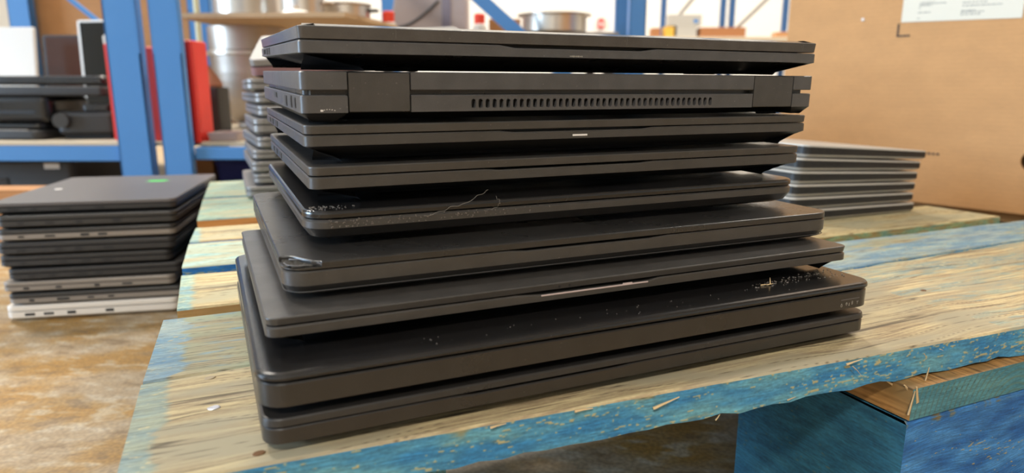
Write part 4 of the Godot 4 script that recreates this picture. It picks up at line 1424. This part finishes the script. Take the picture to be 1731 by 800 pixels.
func electronics(y: float) -> void:
	var g := "black electronics on the left shelf"
	var o := thing("black_laptop", "black laptop lying lowest on the left shelf, with a shiny edge", "laptop", cf(-1.375, y, 1.94), -YAW - 0.06, g)
	var st := begin()
	slab(st, Vector3(0, 0.012, 0), Vector3(0.27, 0.024, 0.23), 0.03, 0.005)
	part("base", st, mats.charcoal, o)
	st = begin()
	slab(st, Vector3(0, 0.033, -0.01), Vector3(0.25, 0.016, 0.21), 0.03, 0.006)
	part("lid", st, mats.gloss_black, o)
	st = begin()
	box(st, Vector3(0, 0.0255, 0.1135), Vector3(0.20, 0.003, 0.003), 0.0005)
	part("trim", st, mats.silver_dull, o)
	o = thing("docking_station", "black docking unit with a round knob on the left shelf", "device", cf(-1.155, y, 1.92), -YAW + 0.12, g)
	st = begin()
	slab(st, Vector3(0, 0.042, 0), Vector3(0.15, 0.060, 0.14), 0.02, 0.01)
	part("body", st, mats.charcoal, o)
	st = begin()
	tube(st, [Vector3(-0.055, 0.05, 0.06), Vector3(-0.055, 0.05, 0.085)], 0.020, 16)
	part("knob", st, mats.dark_metal, o)
	st = begin()
	slab(st, Vector3(0.02, 0.082, 0.0), Vector3(0.07, 0.020, 0.09), 0.01, 0.004)
	part("cap", st, mats.soft_black, o)
	st = begin()
	box(st, Vector3(0.0, 0.006, 0.0), Vector3(0.12, 0.012, 0.12), 0.002)
	part("foot", st, mats.rubber, o)
	o = thing("black_printer", "black rounded printer body on the left shelf", "device", cf(-1.375, y + 0.0413, 1.95), -YAW, g)
	st = begin()
	slab(st, Vector3(0, 0.036, 0), Vector3(0.27, 0.072, 0.20), 0.03, 0.014)
	part("body", st, mats.gloss_black, o)
	st = begin()
	box(st, Vector3(0.02, 0.030, 0.100), Vector3(0.16, 0.010, 0.004), 0.001)
	part("paper_slot", st, mats.hole, o)
	o = thing("flat_keyboard", "wide black flat laptop lying on top of the black electronics", "laptop", cf(-1.285, y + 0.1135, 1.98), -YAW + 0.02, g)
	st = begin()
	slab(st, Vector3(0, 0.013, 0), Vector3(0.37, 0.026, 0.24), 0.012, 0.006)
	part("base", st, mats.charcoal, o)
	st = begin()
	slab(st, Vector3(0, 0.041, -0.005), Vector3(0.37, 0.024, 0.23), 0.012, 0.006)
	part("lid", st, mats.soft_black, o)
	o = thing("white_adapter", "small white adapter standing between the black electronics and the upright", "adapter", cf(-1.043, y, 1.97), -YAW)
	st = begin()
	slab(st, Vector3(0, 0.068, 0), Vector3(0.050, 0.136, 0.05), 0.008, 0.004)
	part("body", st, mats.white_plastic, o)
	st = begin()
	box(st, Vector3(0, 0.03, 0.0252), Vector3(0.03, 0.02, 0.001))
	part("label", st, mats.silver_dull, o)


func kettle(y: float) -> void:
	var o := thing("mixing_bowl", "big round bottomed steel mixing bowl with a rim band on the right shelf", "bowl", cf(-0.935, y, 2.50), -YAW)
	var st := begin()
	var prof := [Vector2(0.05, 0.0), Vector2(0.055, 0.004), Vector2(0.05, 0.016)]
	for k in 12:
		var a := PI / 2 * k / 11.0
		prof.append(Vector2(0.045 + 0.083 * sin(a), 0.018 + 0.20 * (1.0 - cos(a))))
	prof.append_array([Vector2(0.130, 0.245), Vector2(0.130, 0.345), Vector2(0.126, 0.345), Vector2(0.126, 0.24), Vector2(0.0, 0.05)])
	lathe(st, prof, 48)
	part("bowl", st, mats.steel_brushed, o)
	st = begin()
	lathe(st, [Vector2(0.130, 0.246), Vector2(0.138, 0.250), Vector2(0.138, 0.262), Vector2(0.130, 0.266)], 48)
	part("rim_band", st, mats.steel, o)
	st = begin()
	box(st, Vector3(-0.15, 0.255, 0.03), Vector3(0.05, 0.010, 0.03), 0.003)
	part("lug", st, mats.steel, o)
	# board across it, carried by the bowl and the table behind the stack
	o = thing("wooden_board", "flat brown board lying across the steel bowl", "board", cf(-0.78, y + 0.3455, 2.44), -YAW - 0.06)
	st = begin()
	loft(st, PackedVector2Array([Vector2(-0.215, 0.30), Vector2(0.30, 0.30), Vector2(0.36, -0.12), Vector2(-0.24, -0.20)]), [[0.0, 0.0], [0.014, 0.0]])
	part("board", st, mats.board_tan, o)
	var top := y + 0.3605
	for q in [["tall steel pot at the left on the brown board", -0.935, 2.52, 0.112, 0.20], ["medium steel pot in the middle of the brown board", -0.715, 2.44, 0.072, 0.085], ["wide steel pot at the right end of the brown board", -0.600, 2.58, 0.085, 0.072]]:
		var p := thing("steel_pot", q[0], "pot", cf(q[1], top, q[2]), -YAW, "steel pots on the brown board")
		st = begin()
		var r: float = q[3]
		var h: float = q[4]
		lathe(st, [Vector2(0, 0), Vector2(r - 0.006, 0.0), Vector2(r, 0.006), Vector2(r, h), Vector2(r - 0.003, h), Vector2(r - 0.003, 0.008), Vector2(0, 0.006)], 48)
		part("pot", st, mats.steel, p)
		st = begin()
		lathe(st, [Vector2(r, h - 0.008), Vector2(r + 0.006, h - 0.004), Vector2(r + 0.006, h), Vector2(r - 0.002, h + 0.002)], 48)
		part("rim", st, mats.steel_brushed, p)
		st = begin()
		tube(st, [Vector3(r - 0.002, h * 0.7, 0.02), Vector3(r + 0.028, h * 0.72, 0.015), Vector3(r + 0.028, h * 0.72, -0.015), Vector3(r - 0.002, h * 0.7, -0.02)], 0.005, 8)
		part("handle", st, mats.charcoal if h < 0.08 else mats.steel_brushed, p)
	var c := thing("glass_lid", "pale clear lid lying on the brown board near the pots", "lid", cf(-0.68, top, 2.24), -YAW)
	st = begin()
	lathe(st, [Vector2(0.052, 0), Vector2(0.054, 0.004), Vector2(0.03, 0.016), Vector2(0.0, 0.020)], 32)
	part("dome", st, mats.white_plastic, c)
	st = begin()
	lathe(st, [Vector2(0.006, 0.019), Vector2(0.009, 0.030), Vector2(0.0, 0.032)], 16)
	part("knob", st, mats.steel, c)


func far_things() -> void:
	# table behind the tall stack, hidden but for what stands on it
	var t := thing("work_table", "grey work table hidden behind the tall laptop stack", "table", cf(-0.05, 0, 2.85), -YAW)
	var st := begin()
	box(st, Vector3(0, 0.50, 0), Vector3(0.86, 0.024, 0.66), 0.002)
	part("table_top", st, mats.silver_dull, t)
	for x in [-0.40, 0.40]:
		for z in [-0.30, 0.30]:
			st = begin()
			box(st, Vector3(x, 0.244, z), Vector3(0.035, 0.488, 0.035), 0.002)
			part("leg", st, mats.dark_metal, t)
	var top := 0.5135
	var o := thing("machine_hood", "pale grey slanted machine cover with a black cable across it", "machine", cf(-0.335, top, 2.92), -YAW)
	st = begin()
	var b := Transform3D(Basis(Vector3.RIGHT, Vector3.BACK, Vector3.DOWN), Vector3(0, 0.0, 0.10))
	loft(st, PackedVector2Array([Vector2(-0.16, 0.0), Vector2(0.155, 0.0), Vector2(0.155, -0.36), Vector2(-0.085, -0.36)]), [[-0.20, 0.004], [-0.196, 0.0], [-0.004, 0.0], [0.0, 0.004]], b)
	part("cover", st, mat(Color(0.70, 0.64, 0.62), 0.5), o)
	st = begin()
	box(st, Vector3(0.075, 0.18, 0.102), Vector3(0.035, 0.36, 0.006), 0.001)
	part("edge_trim", st, mat(Color(0.52, 0.49, 0.54), 0.5), o)
	st = begin()
	var cable := []
	for k in 16:
		var q := k / 15.0
		cable.append(Vector3(-0.115 + 0.16 * q, 0.040 + 0.10 * pow(q, 1.6), 0.106))
	tube(st, cable, 0.005, 8)
	part("cable", st, mats.charcoal, o)
	for q in [["small bottle with an orange cap left of the grey machine cover", -0.455, 2.62, 0.034], ["small bottle with an orange cap right of the grey machine cover", -0.127, 2.78, 0.042]]:
		o = thing("bottle", q[0], "bottle", cf(q[1], top, q[2]), -YAW, "orange capped bottles")
		st = begin()
		lathe(st, [Vector2(0, 0), Vector2(0.026, 0.001), Vector2(0.027, q[3]), Vector2(0.018, q[3] + 0.010), Vector2(0, q[3] + 0.010)], 24)
		part("body", st, mats.white_plastic, o)
		st = begin()
		lathe(st, [Vector2(0.021, q[3] + 0.006), Vector2(0.022, q[3] + 0.040), Vector2(0.017, q[3] + 0.046), Vector2(0, q[3] + 0.046)], 24)
		part("cap", st, mat(Color(0.90, 0.24, 0.12), 0.5), o)
	o = thing("steel_pan", "wide shallow steel pan with a bright rim in front of the white wall", "pan", cf(0.156, top, 2.62), -YAW)
	st = begin()
	lathe(st, [Vector2(0, 0), Vector2(0.112, 0.0), Vector2(0.118, 0.006), Vector2(0.118, 0.060), Vector2(0.136, 0.062), Vector2(0.136, 0.066), Vector2(0.114, 0.066), Vector2(0.114, 0.008), Vector2(0, 0.006)], 48)
	part("pan", st, mats.steel, o)
	for k in 6:
		st = begin()
		box(st, Vector3(sin(k * 1.05) * 0.1185, 0.03, cos(k * 1.05) * 0.1185), Vector3(0.016, 0.05, 0.003), 0.001, Basis(Vector3.UP, k * 1.05))
		part("clip", st, mats.steel_brushed, o)
	o = thing("cardboard_box", "small brown carton behind the blue diagonal brace", "box", cf(-0.03, top, 2.95), -YAW)
	st = begin()
	box(st, Vector3(0, 0.04, 0), Vector3(0.13, 0.08, 0.10), 0.002)
	part("carton", st, mats.card_small, o)
	# rack frame with a diagonal brace
	var r := thing("storage_rack", "blue rack frame with a diagonal brace in front of the white wall", "rack", Vector3.ZERO, -YAW)
	upright(r, 0.425, 2.40, 0.056, 0.05, 2.4)
	upright(r, 0.452, 2.90, 0.058, 0.05, 2.4)
	upright(r, -0.62, 3.6, 0.08, 0.07, 2.4)
	st = begin()
	beam(st, Vector3(-0.165, 0.665, -2.46), Vector3(0.10, 0.435, -2.46), 0.045, 0.02)
	beam(st, Vector3(0.10, 0.435, -2.46), Vector3(0.385, 0.188, -2.46), 0.045, 0.02)
	beam(st, Vector3(-0.165, 0.665, -2.46), Vector3(-0.60, 1.04, -2.46), 0.045, 0.02)
	part("brace", st, mats.rack_blue, r)
	# second rack far off by the wall
	var f := thing("storage_rack", "distant blue rack with thin posts by the white wall", "rack", Vector3.ZERO, -YAW)
	for x in [1.275, 1.775, 1.852, 2.300]:
		st = begin()
		box(st, Vector3(x, 1.2, -6.0), Vector3(0.042, 2.4, 0.04), 0.002)
		part("upright", st, mat(Color(0.16, 0.32, 0.50), 0.5), f)
	st = begin()
	box(st, Vector3(1.75, 0.685, -5.85), Vector3(1.5, 0.05, 0.7), 0.002)
	part("shelf_board", st, mats.particle, f)
	for q in [[1.30, 0.78, 1.76, 1.35], [1.87, 0.78, 2.32, 1.22]]:
		st = begin()
		beam(st, Vector3(q[0], q[1], -6.02), Vector3(q[2], q[3], -6.02), 0.025, 0.02)
		part("brace", st, mats.silver_dull, f)
	var fy := 0.711
	for q in [["white carton with a blue mark on top of a smaller one on the distant rack", "wide", 1.37, fy + 0.092, 0.26, 0.085, mats.carton_grey], ["small white carton under the wider one on the distant rack", "", 1.385, fy, 0.155, 0.0915, mats.carton_grey], ["small orange carton left of the distant white cartons", "", 1.145, fy, 0.065, 0.075, mats.orange], ["small yellow carton beside the distant white cartons", "", 1.250, fy, 0.07, 0.085, mats.yellow], ["long orange brown carton right of the distant white cartons", "", 1.675, fy, 0.36, 0.080, mats.orange], ["tan carton at the right end of the distant rack", "", 2.18, fy, 0.15, 0.045, mats.card_small]]:
		o = thing("carton", q[0], "box", cf(q[2], q[3], 5.68), -YAW, "cartons on the distant rack")
		st = begin()
		box(st, Vector3(0, q[5] / 2, 0), Vector3(q[4], q[5], 0.12), 0.002)
		part("carton", st, q[6], o)
		if q[1] == "wide":
			st = begin()
			box(st, Vector3(0.085, 0.035, 0.0605), Vector3(0.035, 0.028, 0.001))
			part("mark", st, mats.rack_blue, o)
	o = thing("fire_alarm", "small red alarm box on the far white wall", "alarm", cf(1.186, 1.105, 9.46), -YAW)
	st = begin()
	box(st, Vector3(0, 0.06, 0.0), Vector3(0.075, 0.12, 0.06), 0.006)
	part("body", st, mats.guard_red, o)
	st = begin()
	box(st, Vector3(0, 0.05, 0.031), Vector3(0.04, 0.04, 0.004), 0.001)
	part("pull_handle", st, mats.white_mark, o)


func _ready() -> void:
	var cam := Camera3D.new()
	cam.name = "camera"
	var lens := CameraAttributesPhysical.new()
	lens.frustum_focal_length = 50.3135
	lens.frustum_focus_distance = 0.42
	lens.frustum_near = 0.01
	lens.frustum_far = 100.0
	lens.exposure_aperture = 15.0
	cam.attributes = lens
	add_child(cam)
	cam.fov = 38.358
	cam.position = Vector3(0, CAM_Y, 0)
	cam.rotation = Vector3(-0.21406, -YAW, 0)
	cam.current = true
	var we := WorldEnvironment.new()
	we.name = "environment"
	var env := Environment.new()
	env.background_mode = Environment.BG_COLOR
	env.background_color = Color(0, 0, 0)
	env.tonemap_mode = Environment.TONE_MAPPER_LINEAR
	env.tonemap_exposure = 1.0
	env.sdfgi_enabled = true
	env.ssao_enabled = true
	env.ssil_enabled = true
	we.environment = env
	add_child(we)
	make_materials()
	mats.torn = mat(Color(0.20, 0.185, 0.16), 0.85)
	mats.lint = mat(Color(0.46, 0.43, 0.40), 0.8)
	mats.hair = mat(Color(0.58, 0.55, 0.51), 0.6)
	mats.carton_grey = mat(Color(0.68, 0.66, 0.62), 0.8)
	mats.orange = mat(Color(0.62, 0.41, 0.25), 0.8)
	mats.yellow = mat(Color(0.82, 0.64, 0.24), 0.8)
	lamps()
	room()
	pallet()
	main_stack()
	left_stack()
	right_stack()
	silver_stack()
	big_box()
	racks()
	far_things()
	small_litter()
